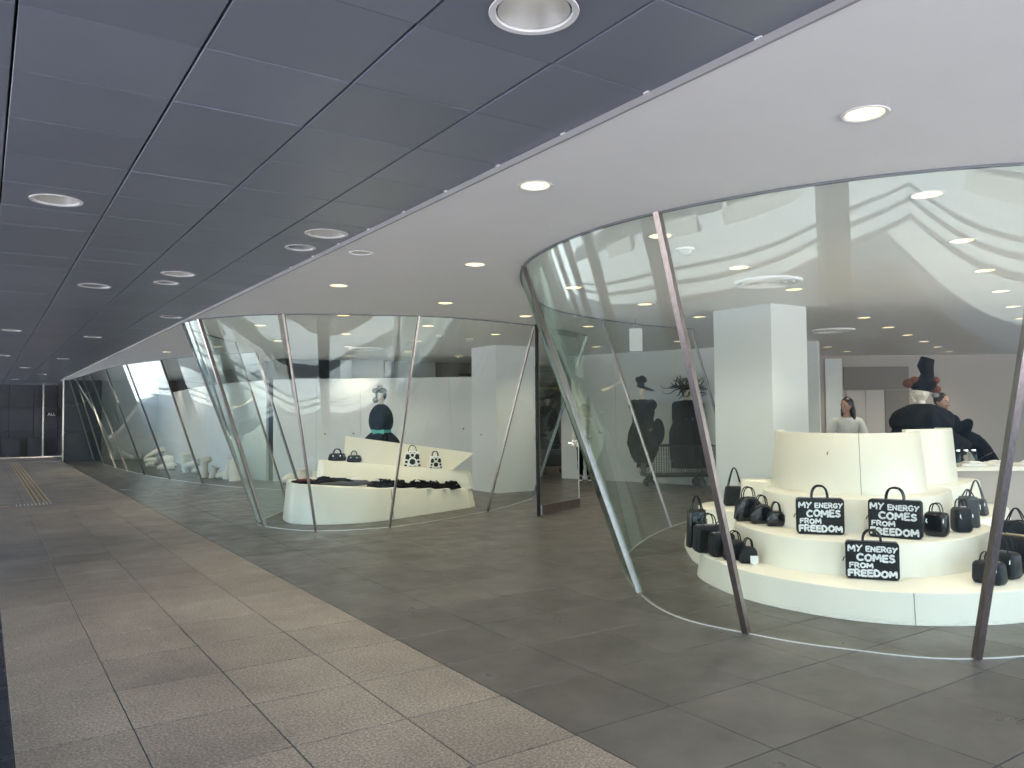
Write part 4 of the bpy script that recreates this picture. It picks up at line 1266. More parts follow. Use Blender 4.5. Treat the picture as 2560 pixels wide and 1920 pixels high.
# ================================================================== FIGURES
def skin_mesh(nodes, edges, sub=2, voxel=None, head=None):
    """nodes: dict name->(x,y,z,rx,ry); returns a baked continuous mesh"""
    names = list(nodes)
    me = bpy.data.meshes.new("sk")
    me.from_pydata([nodes[n][:3] for n in names], [(names.index(a_), names.index(b_)) for a_, b_ in edges], [])
    ob = bpy.data.objects.new("tmp", me); COL.objects.link(ob)
    sm = ob.modifiers.new("s", 'SKIN'); sm.use_smooth_shade = True
    for i, n in enumerate(names):
        r = nodes[n][3:]
        me.skin_vertices[0].data[i].radius = (r[0], r[1] if len(r) > 1 else r[0])
        me.skin_vertices[0].data[i].use_root = (i == 0)
    ss = ob.modifiers.new("u", 'SUBSURF'); ss.levels = sub; ss.render_levels = sub
    dg = bpy.context.evaluated_depsgraph_get(); dg.update()
    out_ = bpy.data.meshes.new_from_object(ob.evaluated_get(dg))
    bpy.data.objects.remove(ob)
    if head is not None or voxel:
        mb = MB()
        mb.v = [tuple(v.co) for v in out_.vertices]; mb.f = [tuple(p.vertices) for p in out_.polygons]
        if head is not None: mb.add(*head)
        m2 = mb.mesh()
        ob = bpy.data.objects.new("tmp", m2); COL.objects.link(ob)
        rm = ob.modifiers.new("r", 'REMESH'); rm.mode = 'VOXEL'; rm.voxel_size = voxel or 0.011
        sm2 = ob.modifiers.new("sm", 'SMOOTH'); sm2.iterations = 3; sm2.factor = 0.5
        dg = bpy.context.evaluated_depsgraph_get(); dg.update()
        out_ = bpy.data.meshes.new_from_object(ob.evaluated_get(dg))
        bpy.data.objects.remove(ob)
    out_.shade_smooth()
    return out_

def head_geo(c, s=1.0, turn=0.0, tilt=0.0):
    """egg shaped head with nose, brow, chin and ears; faces -y before turn"""
    mb = MB()
    rot = Matrix.Rotation(turn, 3, 'Z') @ Matrix.Rotation(tilt, 3, 'X')
    C = Vector(c)
    nu, nv = 24, 18
    rs = []
    for i in range(nv + 1):
        t = min(max(PI * i / nv, 0.05), PI - 0.05)
        ring = []
        for j in range(nu):
            q = 2 * PI * j / nu
            x, y, z = math.sin(t) * math.cos(q), math.sin(t) * math.sin(q), -math.cos(t)
            wx = 0.074 * (1.0 if z > -0.1 else 1 - 0.35 * (-z - 0.1) ** 1.2)
            wy = 0.094 * (1.0 if z > -0.1 else 1 - 0.15 * (-z))
            p = Vector((x * wx, y * wy, z * 0.112))
            if z < 0 and y > 0: p.y *= 1 - 0.25 * (-z)
            ring.append(C + rot @ (p * s))
        rs.append(ring)
    mb.rings(rs)
    for cc_, rr_ in (((0, -0.094, -0.012), (0.013, 0.022, 0.026)), ((0, -0.078, -0.088), (0.026, 0.022, 0.02)), ((-0.074, 0.012, -0.005), (0.009, 0.02, 0.03)), ((0.074, 0.012, -0.005), (0.009, 0.02, 0.03)), ((0, -0.087, -0.052), (0.024, 0.014, 0.014))):
        p = C + rot @ (Vector(cc_) * s)
        mb.ell(p, [q * s for q in rr_], 10, 7, rot=rot)
    return mb.v, mb.f, rot, C

def face_parts(parent, rot, C, s=1.0, me_=None, ml_=None):
    for sx in (-1, 1):
        MB().ell(C + rot @ (Vector((sx * 0.03, -0.084, 0.012)) * s), (0.0115 * s, 0.007 * s, 0.007 * s), 8, 6).build("eye", me_ or M_eye, parent, smooth=True)
    MB().ell(C + rot @ (Vector((0, -0.1, -0.053)) * s), (0.02 * s, 0.006 * s, 0.007 * s), 10, 6).build("mouth", ml_ or M_lip, parent, smooth=True)

def hand_nodes(N_, E_, pre, w, dirv, side):
    """five separate fingers from the wrist node"""
    d_ = Vector(dirv).normalized(); s_ = Vector(side).normalized()
    p = Vector(N_[w][:3]) + d_ * 0.05
    N_[pre + 'palm'] = (*p, 0.034, 0.017); E_.append((w, pre + 'palm'))

def finger_geo(wrist, d, side):
    mb = MB()
    d = Vector(d).normalized(); s = Vector(side).normalized(); n = d.cross(s)
    W_ = Vector(wrist)
    mb.tube([W_ - d * 0.01, W_ + d * 0.04, W_ + d * 0.085], [0.026, 0.032, 0.034], 10, 0.55)
    for k, (o_, ln) in enumerate(((-0.026, 0.062), (-0.009, 0.075), (0.009, 0.070), (0.026, 0.055))):
        b_ = W_ + d * 0.08 + s * o_
        mb.tube([b_, b_ + d * ln * 0.5 + n * 0.006, b_ + d * ln + n * 0.022], [0.0095, 0.0085, 0.0065], 7)
    b_ = W_ + d * 0.025 - s * 0.028
    mb.tube([b_, b_ + d * 0.03 - s * 0.018, b_ + d * 0.06 - s * 0.022 + n * 0.01], [0.012, 0.0105, 0.008], 7)
    return mb

BASE_E = [('pelvis', 'waist'), ('waist', 'chest'), ('chest', 'neckb'), ('neckb', 'neck'), ('neck', 'skull'),
          ('chest', 'shl'), ('shl', 'ell'), ('ell', 'wrl'), ('chest', 'shr'), ('shr', 'elr'), ('elr', 'wrr'),
          ('pelvis', 'hipl'), ('hipl', 'knl'), ('knl', 'anl'), ('anl', 'tol'), ('pelvis', 'hipr'), ('hipr', 'knr'), ('knr', 'anr'), ('anr', 'tor')]
def base_pose(H=1.66):
    k = H / 1.70
    n = {'pelvis': (0, 0, .95, .13, .10), 'waist': (0, 0, 1.10, .12, .09), 'chest': (0, 0, 1.30, .14, .10), 'neckb': (0, 0.01, 1.44, .055), 'neck': (0, 0, 1.50, .05), 'skull': (0, 0, 1.555, .05),
         'shl': (.17, 0, 1.39, .055), 'ell': (.23, .02, 1.12, .042), 'wrl': (.24, -.05, .88, .028), 'shr': (-.17, 0, 1.39, .055), 'elr': (-.23, .02, 1.12, .042), 'wrr': (-.24, -.05, .88, .028),
         'hipl': (.09, 0, .86, .09), 'knl': (.10, -.01, .50, .058), 'anl': (.10, .02, .09, .038), 'tol': (.11, -.12, .035, .036), 'hipr': (-.09, 0, .86, .09), 'knr': (-.10, -.01, .50, .058), 'anr': (-.10, .02, .09, .038), 'tor': (-.11, -.12, .035, .036)}
    return {a_: tuple(q * k for q in v) for a_, v in n.items()}, k

def figure(name, label, cat, loc, yaw, pose=None, H=1.66, turn=0.0, tilt=0.0, skin=M_skin, hands=True, group=None):
    n, k = base_pose(H)
    if pose:
        for a_, v in pose.items():
            n[a_] = tuple(q * k for q in v[:3]) + (n[a_][3:] if len(v) == 3 else tuple(v[3:]))
    sk_ = Vector(n['skull'][:3]); nk = Vector(n['neck'][:3])
    up = (sk_ - nk).normalized()
    hc = sk_ + up * 0.06 * k
    v, f, rot, C = head_geo(hc, k * 1.0, turn, tilt)
    hb_ = MB(); hb_.add(v, f)
    if hands:
        for s, e, w in ((1, 'ell', 'wrl'), (-1, 'elr', 'wrr')):
            d_ = Vector(n[w][:3]) - Vector(n[e][:3])
            fg = finger_geo(Vector(n[w][:3]), d_, (0, -1, 0.0) if abs(d_.normalized().y) < 0.8 else (1, 0, 0))
            hb_.add(fg.v, fg.f)
    root = empty(name, label, cat, loc, yaw, group)
    me_ = skin_mesh(n, BASE_E, 2, 0.0085, (hb_.v, hb_.f))
    link("body", me_, skin, root)
    face_parts(root, rot, C, k, *((M_brow, M_rose) if skin is M_mann else ()))
    return root, n, rot, C, k

def seg_dist(p, a_, b_):
    d_ = b_ - a_
    t = max(0.0, min(1.0, (p - a_).dot(d_) / max(d_.length_squared, 1e-9)))
    return (p - (a_ + d_ * t)).length, t

def clothes(root, n, sel, edges, m, name, grow=0.016, rough=0.01):
    """garment that follows the body: the faces of the limbs named in edges, pushed outwards"""
    body = [c_ for c_ in root.children if c_.name.startswith("body")][0].data
    J = {q: Vector(v[:3]) for q, v in n.items()}
    use = set(edges)
    lab = []
    for v in body.vertices:
        best = None
        for e in BASE_E:
            d_, t = seg_dist(v.co, J[e[0]], J[e[1]])
            r_ = n[e[0]][3] * (1 - t) + n[e[1]][3] * t
            d_ = d_ - r_
            if best is None or d_ < best[0]: best = (d_, e, t, r_)
        ok = best[1] in use and best[0] < 0.05 + 0.4 * best[3]
        if best[1] in (('ell', 'wrl'), ('elr', 'wrr')) and best[2] > 0.96: ok = False
        if best[1] in (('chest', 'neckb'),) and best[2] > 0.9: ok = False
        lab.append(ok)
    vs, fs, idx = [], [], {}
    for p in body.polygons:
        if all(lab[i] for i in p.vertices):
            f = []
            for i in p.vertices:
                if i not in idx:
                    idx[i] = len(vs)
                    v = body.vertices[i]
                    w_ = noise.noise(v.co * 8) * 0.9 + 0.6 * noise.noise(v.co * Vector((26, 26, 9)))
                    vs.append(v.co + v.normal * (grow + rough * (0.5 + w_)))
                f.append(idx[i])
            fs.append(f)
    return link(name, mesh(vs, fs, True), m, root)

TOP_E = [('pelvis', 'waist'), ('waist', 'chest'), ('chest', 'neckb'), ('chest', 'shl'), ('shl', 'ell'), ('ell', 'wrl'), ('chest', 'shr'), ('shr', 'elr'), ('elr', 'wrr')]
TOP = ['chest', 'waist', 'pelvis', 'neckb', 'shl', 'ell', 'wrl', 'shr', 'elr', 'wrr']
LEG_E = [('pelvis', 'hipl'), ('hipl', 'knl'), ('knl', 'anl'), ('pelvis', 'hipr'), ('hipr', 'knr'), ('knr', 'anr')]
LEG = ['pelvis', 'hipl', 'knl', 'anl', 'hipr', 'knr', 'anr']

def shoes(root, n, m):
    for s in ('l', 'r'):
        a_ = Vector(n['an' + s][:3]); t_ = Vector(n['to' + s][:3])
        mb = MB().ell(((a_.x + t_.x) / 2, (a_.y + t_.y) / 2 - 0.01, 0.045), (0.05, 0.135, 0.045), 14, 8)
        o_ = mb.build("shoe", m, root, smooth=True)
        MB().box((t_.x - 0.045, t_.y - 0.05, 0.002), (t_.x + 0.045, a_.y + 0.06, 0.022)).build("shoe_sole", M_tag, root)

def hair_cap(root, rot, C, k, m=M_hair, long=0.0, name="hair"):
    mb = MB()
    mb.ell(C + rot @ (Vector((0, 0.018, 0.028)) * k), (0.085 * k, 0.098 * k, 0.100 * k), 18, 12, rot=rot)
    if long:
        for sx in (-1, 1):
            p0 = C + rot @ (Vector((sx * 0.055, 0.03, 0.04)) * k)
            mb.tube([p0, p0 + Vector((sx * 0.022, 0.0, -0.10)) * k, p0 + Vector((sx * 0.03, -0.02, -0.10 - long * 0.5)) * k, p0 + Vector((sx * 0.03, -0.045, -0.10 - long)) * k], [0.03, 0.035, 0.03, 0.012], 8, 1.2)
        p0 = C + rot @ (Vector((0, 0.07, 0.02)) * k)
        mb.tube([p0, p0 + Vector((0, 0.03, -0.12)) * k, p0 + Vector((0, 0.03, -0.12 - long)) * k], [0.06, 0.06, 0.02], 10)
    # cut the face open: keep only what is behind/above the hairline
    keep = []
    iv = rot.inverted()
    for f in mb.f:
        c_ = sum((Vector(mb.v[i]) for i in f), Vector()) / len(f)
        lc = iv @ (c_ - C) / k
        if lc.y < -0.055 and lc.z < 0.062 and abs(lc.x) < 0.06: continue
        keep.append(f)
    mb.f = keep
    return mb.build(name, m, root, smooth=True)

def toward_cam(x, y): return math.atan2(y, x) - PI / 2

# --- shop assistant behind the counter
lx, ly = 10.30, 6.80
r_, n_, rot_, C_, k_ = figure("person", "woman with long dark hair in a white shirt behind the curved counter", "person", (lx, ly, 0), toward_cam(lx, ly) + 0.1, H=1.66, turn=0.75 - 1.5,
                              pose={'wrl': (.10, -.26, 1.0), 'wrr': (-.10, -.26, 1.0), 'ell': (.25, -.03, 1.12), 'elr': (-.25, -.03, 1.12)})
clothes(r_, n_, TOP, TOP_E, M_whitecl, "white_shirt")
clothes(r_, n_, LEG, LEG_E, M_cloth2, "trousers")
shoes(r_, n_, M_dark)
hair_cap(r_, rot_, C_, k_, long=0.26)
# --- man behind
lx, ly = 10.87, 5.74
r_, n_, rot_, C_, k_ = figure("person", "dark haired man in a dark suit turned to the right behind the counter", "person", (lx, ly, 0), toward_cam(lx, ly) + 0.5, H=1.70, turn=0.4)
clothes(r_, n_, TOP, TOP_E, M_cloth2, "jacket")
clothes(r_, n_, LEG, LEG_E, M_cloth2, "trousers")
shoes(r_, n_, M_dark)
hair_cap(r_, rot_, C_, k_)
# --- bending person at the table
lx, ly = 10.55, 5.02
r_, n_, rot_, C_, k_ = figure("person", "person in a black suit bending over the table of white clothes at right", "person", (lx, ly, 0), toward_cam(lx, ly) - 1.15, H=1.68, turn=0.0, tilt=0.9,
                              pose={'waist': (0, -.10, 1.08), 'chest': (0, -.30, 1.18), 'neckb': (0, -.45, 1.19), 'neck': (0, -.51, 1.18), 'skull': (0, -.58, 1.15),
                                    'shl': (.17, -.38, 1.20), 'ell': (.24, -.30, 1.38), 'wrl': (.20, -.52, 1.22), 'shr': (-.17, -.38, 1.18), 'elr': (-.20, -.50, 1.0), 'wrr': (-.14, -.62, .90)})
clothes(r_, n_, TOP, TOP_E, M_cloth, "jacket")
clothes(r_, n_, LEG, LEG_E, M_cloth, "trousers")
shoes(r_, n_, M_dark)
hair_cap(r_, rot_, C_, k_)
# --- staff member in the passage
lx, ly = 11.30, 14.0
r_, n_, rot_, C_, k_ = figure("person", "person in white top, black trousers and sneakers standing beyond the glass door", "person", (lx, ly, 0), toward_cam(lx, ly), H=1.68,
                              pose={'ell': (.26, .0, 1.12), 'wrl': (.34, -.16, 1.08)})
clothes(r_, n_, TOP, TOP_E, M_whitecl, "white_top")
clothes(r_, n_, LEG, LEG_E, M_cloth, "trousers")
shoes(r_, n_, M_dark)
hair_cap(r_, rot_, C_, k_)

# --- mannequins
ARMS_IN = {'shl': (.12, 0, 1.38), 'ell': (.15, .02, 1.12), 'wrl': (.10, -.08, .92), 'shr': (-.12, 0, 1.38), 'elr': (-.15, .02, 1.12), 'wrr': (-.10, -.08, .92)}
def blob(root, name, m, prof, sx=1.0, sy=0.8, c=(0, 0, 0), rough=0.02, seg=40, fr=6, seed=0, ruf=0.0):
    """garment volume: lathe profile with folds"""
    pr = crom([(r, z, 0) for r, z in prof], 5)
    mb = MB()
    rs = []
    for p in pr:
        ring = []
        for j in range(seg):
            q = 2 * PI * j / seg
            d_ = 1 + rough * fr * 0.25 * math.sin(fr * 2 * q + 3 * noise.noise(Vector((p.y * 3, seed, 0)))) * 0.6 + ruf * noise.noise(Vector((math.cos(q) * 3, math.sin(q) * 3, p.y * 6 + seed)))
            ring.append((c[0] + p.x * d_ * sx * math.cos(q), c[1] + p.x * d_ * sy * math.sin(q), c[2] + p.y))
        rs.append(ring)
    mb.rings(rs, (True, True))
    return mb.build(name, m, root, smooth=True)

# N: bulbous coat with teal belt
lx, ly = 5.94, 13.12
r_, n_, rot_, C_, k_ = figure("mannequin", "mannequin in a bulbous black dress with teal bow belt and bonnet behind the left podium", "mannequin", (lx, ly, 0.2), toward_cam(lx, ly) - 0.1, H=1.72, skin=M_mann, pose=ARMS_IN)
blob(r_, "bodice", M_cloth, [(0.05, 1.50), (0.10, 1.485), (0.17, 1.44), (0.245, 1.34), (0.275, 1.20), (0.25, 1.08), (0.20, 1.02), (0.19, 0.98)], 0.80, 0.72, rough=0.004, seed=1)
blob(r_, "skirt", M_cloth, [(0.19, 1.0), (0.24, 0.97), (0.34, 0.88), (0.42, 0.76), (0.47, 0.55), (0.48, 0.35), (0.40, 0.25)], 0.86, 0.72, rough=0.02, seed=2)
MB().lathe([(0.178, 0.975), (0.182, 1.01), (0.182, 1.03), (0.176, 1.045)], seg=32, sx=1.0, sy=0.86).build("belt", M_teal, r_, smooth=True)
bw_ = MB()
for s in (-1, 1):
    bw_.rings([[(s * 0.005 - 0.03, -0.175, 0.985), (s * 0.005 - 0.03, -0.175, 1.03), (s * 0.005 - 0.03, -0.16, 1.03), (s * 0.005 - 0.03, -0.16, 0.985)],
               [(s * 0.10 - 0.03, -0.19, 0.965), (s * 0.10 - 0.03, -0.19, 1.05), (s * 0.10 - 0.03, -0.16, 1.05), (s * 0.10 - 0.03, -0.16, 0.965)]])
bw_.build("bow", M_teal, r_)
hb2 = hair_cap(r_, rot_, C_, k_ * 1.18, M_cloth, name="bonnet")
MB().ell(C_ + Vector((0.035, -0.06, 0.10)), (0.085, 0.05, 0.05), 14, 8).build("bonnet_brim", M_cloth, r_, smooth=True)
for px_, pz_, rr_ in ((-0.11, 0.11, 0.05), (-0.10, -0.06, 0.055), (-0.02, 0.16, 0.06), (-0.07, -0.02, 0.04)):
    mb = MB().ell(C_ + Vector((px_, 0.03, pz_)), (rr_, rr_, rr_), 14, 10)
    mb.build("pompom", M_greyfur, r_, smooth=True)

def curls(root, name, m, c, n, rad, spread, seed, up=1.0, width=(1, 1, 1)):
    rnd = random.Random(seed)
    mb = MB()
    for i in range(n):
        p = Vector(c) + Vector((rnd.uniform(-1, 1) * 0.5 * spread * width[0], rnd.uniform(-1, 1) * 0.3 * spread, rnd.uniform(-0.5, 0.5) * spread * 0.5)); pts = [p.copy()]
        d_ = Vector((rnd.uniform(-1, 1), rnd.uniform(-1, 1), rnd.uniform(-0.2, 1) * up)).normalized()
        for s in range(7):
            d_ = (d_ + Vector((rnd.uniform(-1, 1), rnd.uniform(-1, 1), rnd.uniform(-1, 1))) * 0.6).normalized()
            p = p + d_ * spread / 5
            pts.append(p.copy())
        mb.tube(pts, [rad * (1 - 0.7 * q / 7) for q in range(8)], 7)
    return mb.build(name, m, root, smooth=True)

# A: left mannequin by the cart
lx, ly = 11.22, 12.0
ZB = 0.30
r_, n_, rot_, C_, k_ = figure("mannequin", "mannequin in black padded coat and ribboned hat, left of the two by the wire trolley", "mannequin", (lx, ly, 0.275), toward_cam(lx, ly) + 0.2, H=1.72, skin=M_mann, pose=ARMS_IN, turn=-0.4)
blob(r_, "coat", M_cloth, [(0.07, 1.50), (0.13, 1.46), (0.20, 1.38), (0.21, 1.2), (0.20, 1.05), (0.25, 0.9), (0.30, 0.72), (0.27, 0.45), (0.17, 0.22)], 1.05, 0.8, rough=0.05, fr=7, ruf=0.10, seed=4)
clothes(r_, n_, LEG, LEG_E, M_cloth, "tights", 0.004, 0.002)
for sx in (-1, 1):
    MB().ell((sx * 0.17, 0, 1.38), (0.125, 0.11, 0.12), 16, 10).build("puffed_shoulder", M_cloth, r_, smooth=True)
MB().ell((0.30, -0.05, 0.84), (0.13, 0.13, 0.27), 16, 10).build("padded_sleeve", M_cloth, r_, smooth=True)
MB().ell(C_ + Vector((0.06, 0.0, 0.09)), (0.20, 0.13, 0.035), 20, 8, rot=Matrix.Rotation(0.3, 3, 'Y')).build("hat_brim", M_patent, r_, smooth=True)
rnd = random.Random(77)
mb = MB()
for q_ in range(13):
    rr_ = rnd.uniform(0.035, 0.06)
    a_ = rnd.uniform(0, 2 * PI)
    c0_ = C_ + Vector((-0.05 + 0.11 * math.cos(a_) * rnd.random(), 0.07 * math.sin(a_), 0.13 + 0.16 * rnd.random()))
    rt_ = Matrix.Rotation(rnd.uniform(0, PI), 3, 'Z') @ Matrix.Rotation(rnd.uniform(0.6, 1.6), 3, 'X')
    mb.tube([c0_ + rt_ @ Vector((rr_ * math.cos(2 * PI * w_ / 12), rr_ * math.sin(2 * PI * w_ / 12), 0)) for w_ in range(13)], 0.024, 7)
mb.build("hat_ribbons", M_patent, r_, smooth=True)
# B: right mannequin
lx, ly = 11.99, 11.49
r_, n_, rot_, C_, k_ = figure("mannequin", "mannequin in a wide black cape coat with a tangled branch hat, right of the two", "mannequin", (lx, ly, 0.275), toward_cam(lx, ly) + 0.15, H=1.68, skin=M_mann, pose=ARMS_IN, turn=-0.15)
blob(r_, "coat", M_cloth, [(0.05, 1.48), (0.22, 1.455), (0.29, 1.43), (0.325, 1.34), (0.325, 1.12), (0.31, 1.03), (0.34, 0.95), (0.375, 0.8), (0.38, 0.4), (0.35, 0.10)], 1.0, 0.7, rough=0.03, fr=8, ruf=0.06, seed=9)
clothes(r_, n_, LEG, LEG_E, M_cloth, "tights", 0.004, 0.002)
for bx in (-0.08, 0.05, 0.18):
    MB().ell((bx, -0.235, 1.09), (0.013, 0.008, 0.013), 8, 6).build("button", M_silver, r_, smooth=True)
curls(r_, "branch_hat", M_patent, C_ + Vector((0, 0, 0.13)), 46, 0.026, 0.27, 8, 0.4)
curls(r_, "branch_twigs", M_patent, C_ + Vector((-0.14, 0, 0.16)), 8, 0.013, 0.30, 14, 0.3)
# C: behind the door
lx, ly = 11.67, 15.91
r_, n_, rot_, C_, k_ = figure("mannequin", "mannequin in a black dress with a feather headdress behind the glass door", "mannequin", (lx, ly, 0.30), toward_cam(lx, ly), H=1.60, skin=M_mann, pose=ARMS_IN)
blob(r_, "dress", M_cloth, [(0.07, 1.40), (0.14, 1.37), (0.19, 1.28), (0.17, 1.1), (0.17, 0.98), (0.24, 0.8), (0.28, 0.5), (0.26, 0.3)], 1.1, 0.75, rough=0.015, ruf=0.05, seed=12)
for sx in (-1, 1):
    MB().tube([(sx * 0.16, 0, 1.30), (sx * 0.24, -0.02, 1.06), (sx * 0.24, -0.10, 0.86)], [0.07, 0.06, 0.045], 10).build("sleeve", M_cloth, r_, smooth=True)
fb = MB()
rnd = random.Random(3)
for i in range(16):
    a_ = PI * (0.06 + 0.88 * i / 15)
    ln = rnd.uniform(0.22, 0.42)
    p0 = C_ + Vector((0, 0.02, 0.06)); dv = Vector((math.cos(a_), rnd.uniform(-0.2, 0.2), math.sin(a_)))
    fb.tube([p0, p0 + dv * ln * 0.5, p0 + dv * ln + Vector((0, 0, -0.03))], [0.02, 0.028, 0.005], 6, 0.4)
fb.build("feathers", M_cloth, r_, smooth=True)
MB().ell(C_ + Vector((-0.10, 0, 0.07)), (0.2, 0.11, 0.05), 16, 8).build("hat_base", M_cloth, r_, smooth=True)
# D: behind the counter
lx, ly = 9.55, 5.30
r_, n_, rot_, C_, k_ = figure("mannequin", "mannequin in a ruffled black cape with tall red and black hat behind the counter", "mannequin", (lx, ly, 0.03), toward_cam(lx, ly) - 1.35, H=1.76, skin=M_mann, pose=ARMS_IN, hands=False)
blob(r_, "cape", M_cloth2, [(0.08, 1.55), (0.15, 1.53), (0.30, 1.44), (0.36, 1.30), (0.32, 1.22), (0.45, 1.12), (0.50, 1.06), (0.46, 0.9), (0.42, 0.4)], 0.9, 1.0, rough=0.03, ruf=0.18, seed=20, seg=56)
MB().ell(C_ + Vector((0, 0.03, 0.11)), (0.115, 0.15, 0.10), 18, 10).build("hat_cap", M_cloth2, r_, smooth=True)
MB().tube([C_ + Vector((0, 0.05, 0.12)), C_ + Vector((0, 0.08, 0.24)), C_ + Vector((0, 0.06, 0.34)), C_ + Vector((0, 0.09, 0.43))], [0.10, 0.075, 0.095, 0.08], 12).build("hat_crown", M_cloth2, r_, smooth=True)
for px_, py_, pz_, rr_ in ((0, -0.13, 0.13, 0.07), (0.02, -0.07, 0.16, 0.065), (0.0, 0.16, 0.16, 0.06), (0.0, 0.17, 0.05, 0.06), (-0.03, 0.11, 0.07, 0.07), (0, 0.16, -0.02, 0.045)):
    MB().ell(C_ + Vector((px_, py_, pz_)), (rr_, rr_, rr_ * 0.8), 14, 9).build("fur_tuft", M_redfur if pz_ > 0 else M_greyfur, r_, smooth=True)

# ------------------------------------------------------------------ wire trolleys
def trolley(x, y, yaw, ln, wd_, label, hmesh=0.60, solid=False):
    t = empty("wire_trolley", label, "trolley", (x, y, 0), yaw, "black trolleys under the mannequins")
    z0 = 0.22
    MB().box((-ln / 2, -wd_ / 2, z0), (ln / 2, wd_ / 2, z0 + 0.05)).build("deck", M_iron, t)
    mb = MB()
    def bar(a_, b_, r=0.004): mb.tube([a_, b_], r, 4)
    nx = int(ln / 0.05)
    for i in range(nx + 1):
        xx = -ln / 2 + ln * i / nx
        for yy in (-wd_ / 2, wd_ / 2):
            bar((xx, yy, z0 + 0.05), (xx, yy, z0 + hmesh))
    ny = int(wd_ / 0.05)
    for i in range(ny + 1):
        yy = -wd_ / 2 + wd_ * i / ny
        for xx in (-ln / 2, ln / 2):
            bar((xx, yy, z0 + 0.05), (xx, yy, z0 + hmesh))
    for zz_ in [z0 + 0.08 + 0.09 * q for q in range(int((hmesh - 0.08) / 0.09) + 1)]:
        for yy in (-wd_ / 2, wd_ / 2): bar((-ln / 2, yy, zz_), (ln / 2, yy, zz_), 0.003)
        for xx in (-ln / 2, ln / 2): bar((xx, -wd_ / 2, zz_), (xx, wd_ / 2, zz_), 0.003)
    tag(mb.build("wire_mesh", M_iron, t), kind='stuff')
    MB().tube([(-ln / 2, -wd_ / 2, z0 + hmesh), (ln / 2, -wd_ / 2, z0 + hmesh), (ln / 2, wd_ / 2, z0 + hmesh), (-ln / 2, wd_ / 2, z0 + hmesh), (-ln / 2, -wd_ / 2, z0 + hmesh)], 0.012, 6).build("top_rail", M_iron, t)
    if solid:
        MB().box((-ln / 2 + 0.01, -wd_ / 2 + 0.01, z0 + 0.05), (ln / 2 - 0.01, wd_ / 2 - 0.01, z0 + 0.40)).build("bin", M_greycl, t)
    for sx in (-1, 1):
        for sy in (-1, 1):
            cx, cy = sx * (ln / 2 - 0.12), sy * (wd_ / 2 - 0.10)
            w_ = MB()
            q = [(0.0, 0.02)]
            ring0 = []
            for k in range(16):
                a_ = 2 * PI * k / 16
                ring0.append((math.cos(a_), math.sin(a_)))
            w_.rings([[(cx + 0.085 * c0, cy - 0.02, 0.087 + 0.085 * s0) for c0, s0 in ring0], [(cx + 0.085 * c0, cy + 0.02, 0.087 + 0.085 * s0) for c0, s0 in ring0]])
            wo_ = w_.build("wheel", M_dark, t)
            w2 = MB(); w2.rings([[(cx + 0.05 * c0, cy - 0.024, 0.087 + 0.05 * s0) for c0, s0 in ring0], [(cx + 0.05 * c0, cy + 0.024, 0.087 + 0.05 * s0) for c0, s0 in ring0]])
            w2.build("hub", M_greyl, wo_)
            MB().box((cx - 0.03, cy - 0.035, 0.15), (cx + 0.03, cy - 0.028, 0.22)).box((cx - 0.03, cy + 0.028, 0.15), (cx + 0.03, cy + 0.035, 0.22)).build("caster_fork", M_iron, t)
    return t
trolley(11.62, 11.55, -0.55, 1.25, 0.62, "black wire trolley with castors in front of the two black mannequins", 0.62)
trolley(12.55, 10.75, -0.55, 0.95, 0.62, "second black wire trolley reaching behind the wide column", 0.62)
trolley(11.72, 15.75, -0.6, 0.72, 0.62, "dark closed trolley under the feathered mannequin behind the door", 0.52, solid=True)
# dark free-standing screen left of the feathered mannequin
sc = empty("dark_screen", "black free standing screen at the edge of the square column", "screen", (10.6, 15.2, 0), -0.55)
MB().box((-0.16, -0.02, 0.02), (0.16, 0.02, 1.56)).build("screen_panel", M_cloth2, sc)
MB().box((-0.18, -0.1, 0.0), (0.18, 0.1, 0.02)).build("foot", M_iron, sc)

# ------------------------------------------------------------------ white table with clothes at right
tb = empty("white_table", "white display table with folded white clothes behind the rear counter at right", "table", (9.95, 4.75, 0), -0.62)
MB().box((-0.75, -0.38, 0.80), (0.75, 0.38, 0.845)).build("table_top", M_podium, tb)
MB().box((-0.70, -0.34, 0.0), (0.70, 0.34, 0.80)).build("table_body", M_beige, tb)
for i, (dx, dy, lb) in enumerate(((-0.30, -0.2, "white folded shirt at the left of the display table"), (0.05, -0.12, "white folded shirt in the middle of the display table"), (0.38, -0.2, "white folded shirt at the right of the display table"))):
    c_, s_ = math.cos(-0.62), math.sin(-0.62)
    garment(9.95 + dx * c_ - dy * s_, 4.75 + dx * s_ + dy * c_, 0.846, 0.30, 0.24, 0.05, -0.5 + 0.3 * i, lb, [(M_whitecl, 1, 1, 0.9, 0, 0, "body"), (M_whitecl, 0.6, 0.7, 0.5, 0.1, 0.7, "fold")], 60 + i, group="folded white clothes on the table")
for i in range(3):
    t = empty("glass_jar", "small clear jar, %s of the three at the left end of the table" % ("leftmost", "middle", "rightmost")[i], "jar", (9.50 + 0.10 * i, 4.86 - 0.04 * i, 0.846), 0, "jars on the table")
    MB().lathe([(0.035, 0), (0.045, 0.01), (0.045, 0.14), (0.03, 0.17)], seg=16, caps=(True, True)).build("jar_body", M_glass, t, smooth=True)
    MB().lathe([(0.034, 0.17), (0.034, 0.19)], seg=16, caps=(True, True)).build("lid", M_silver, t)

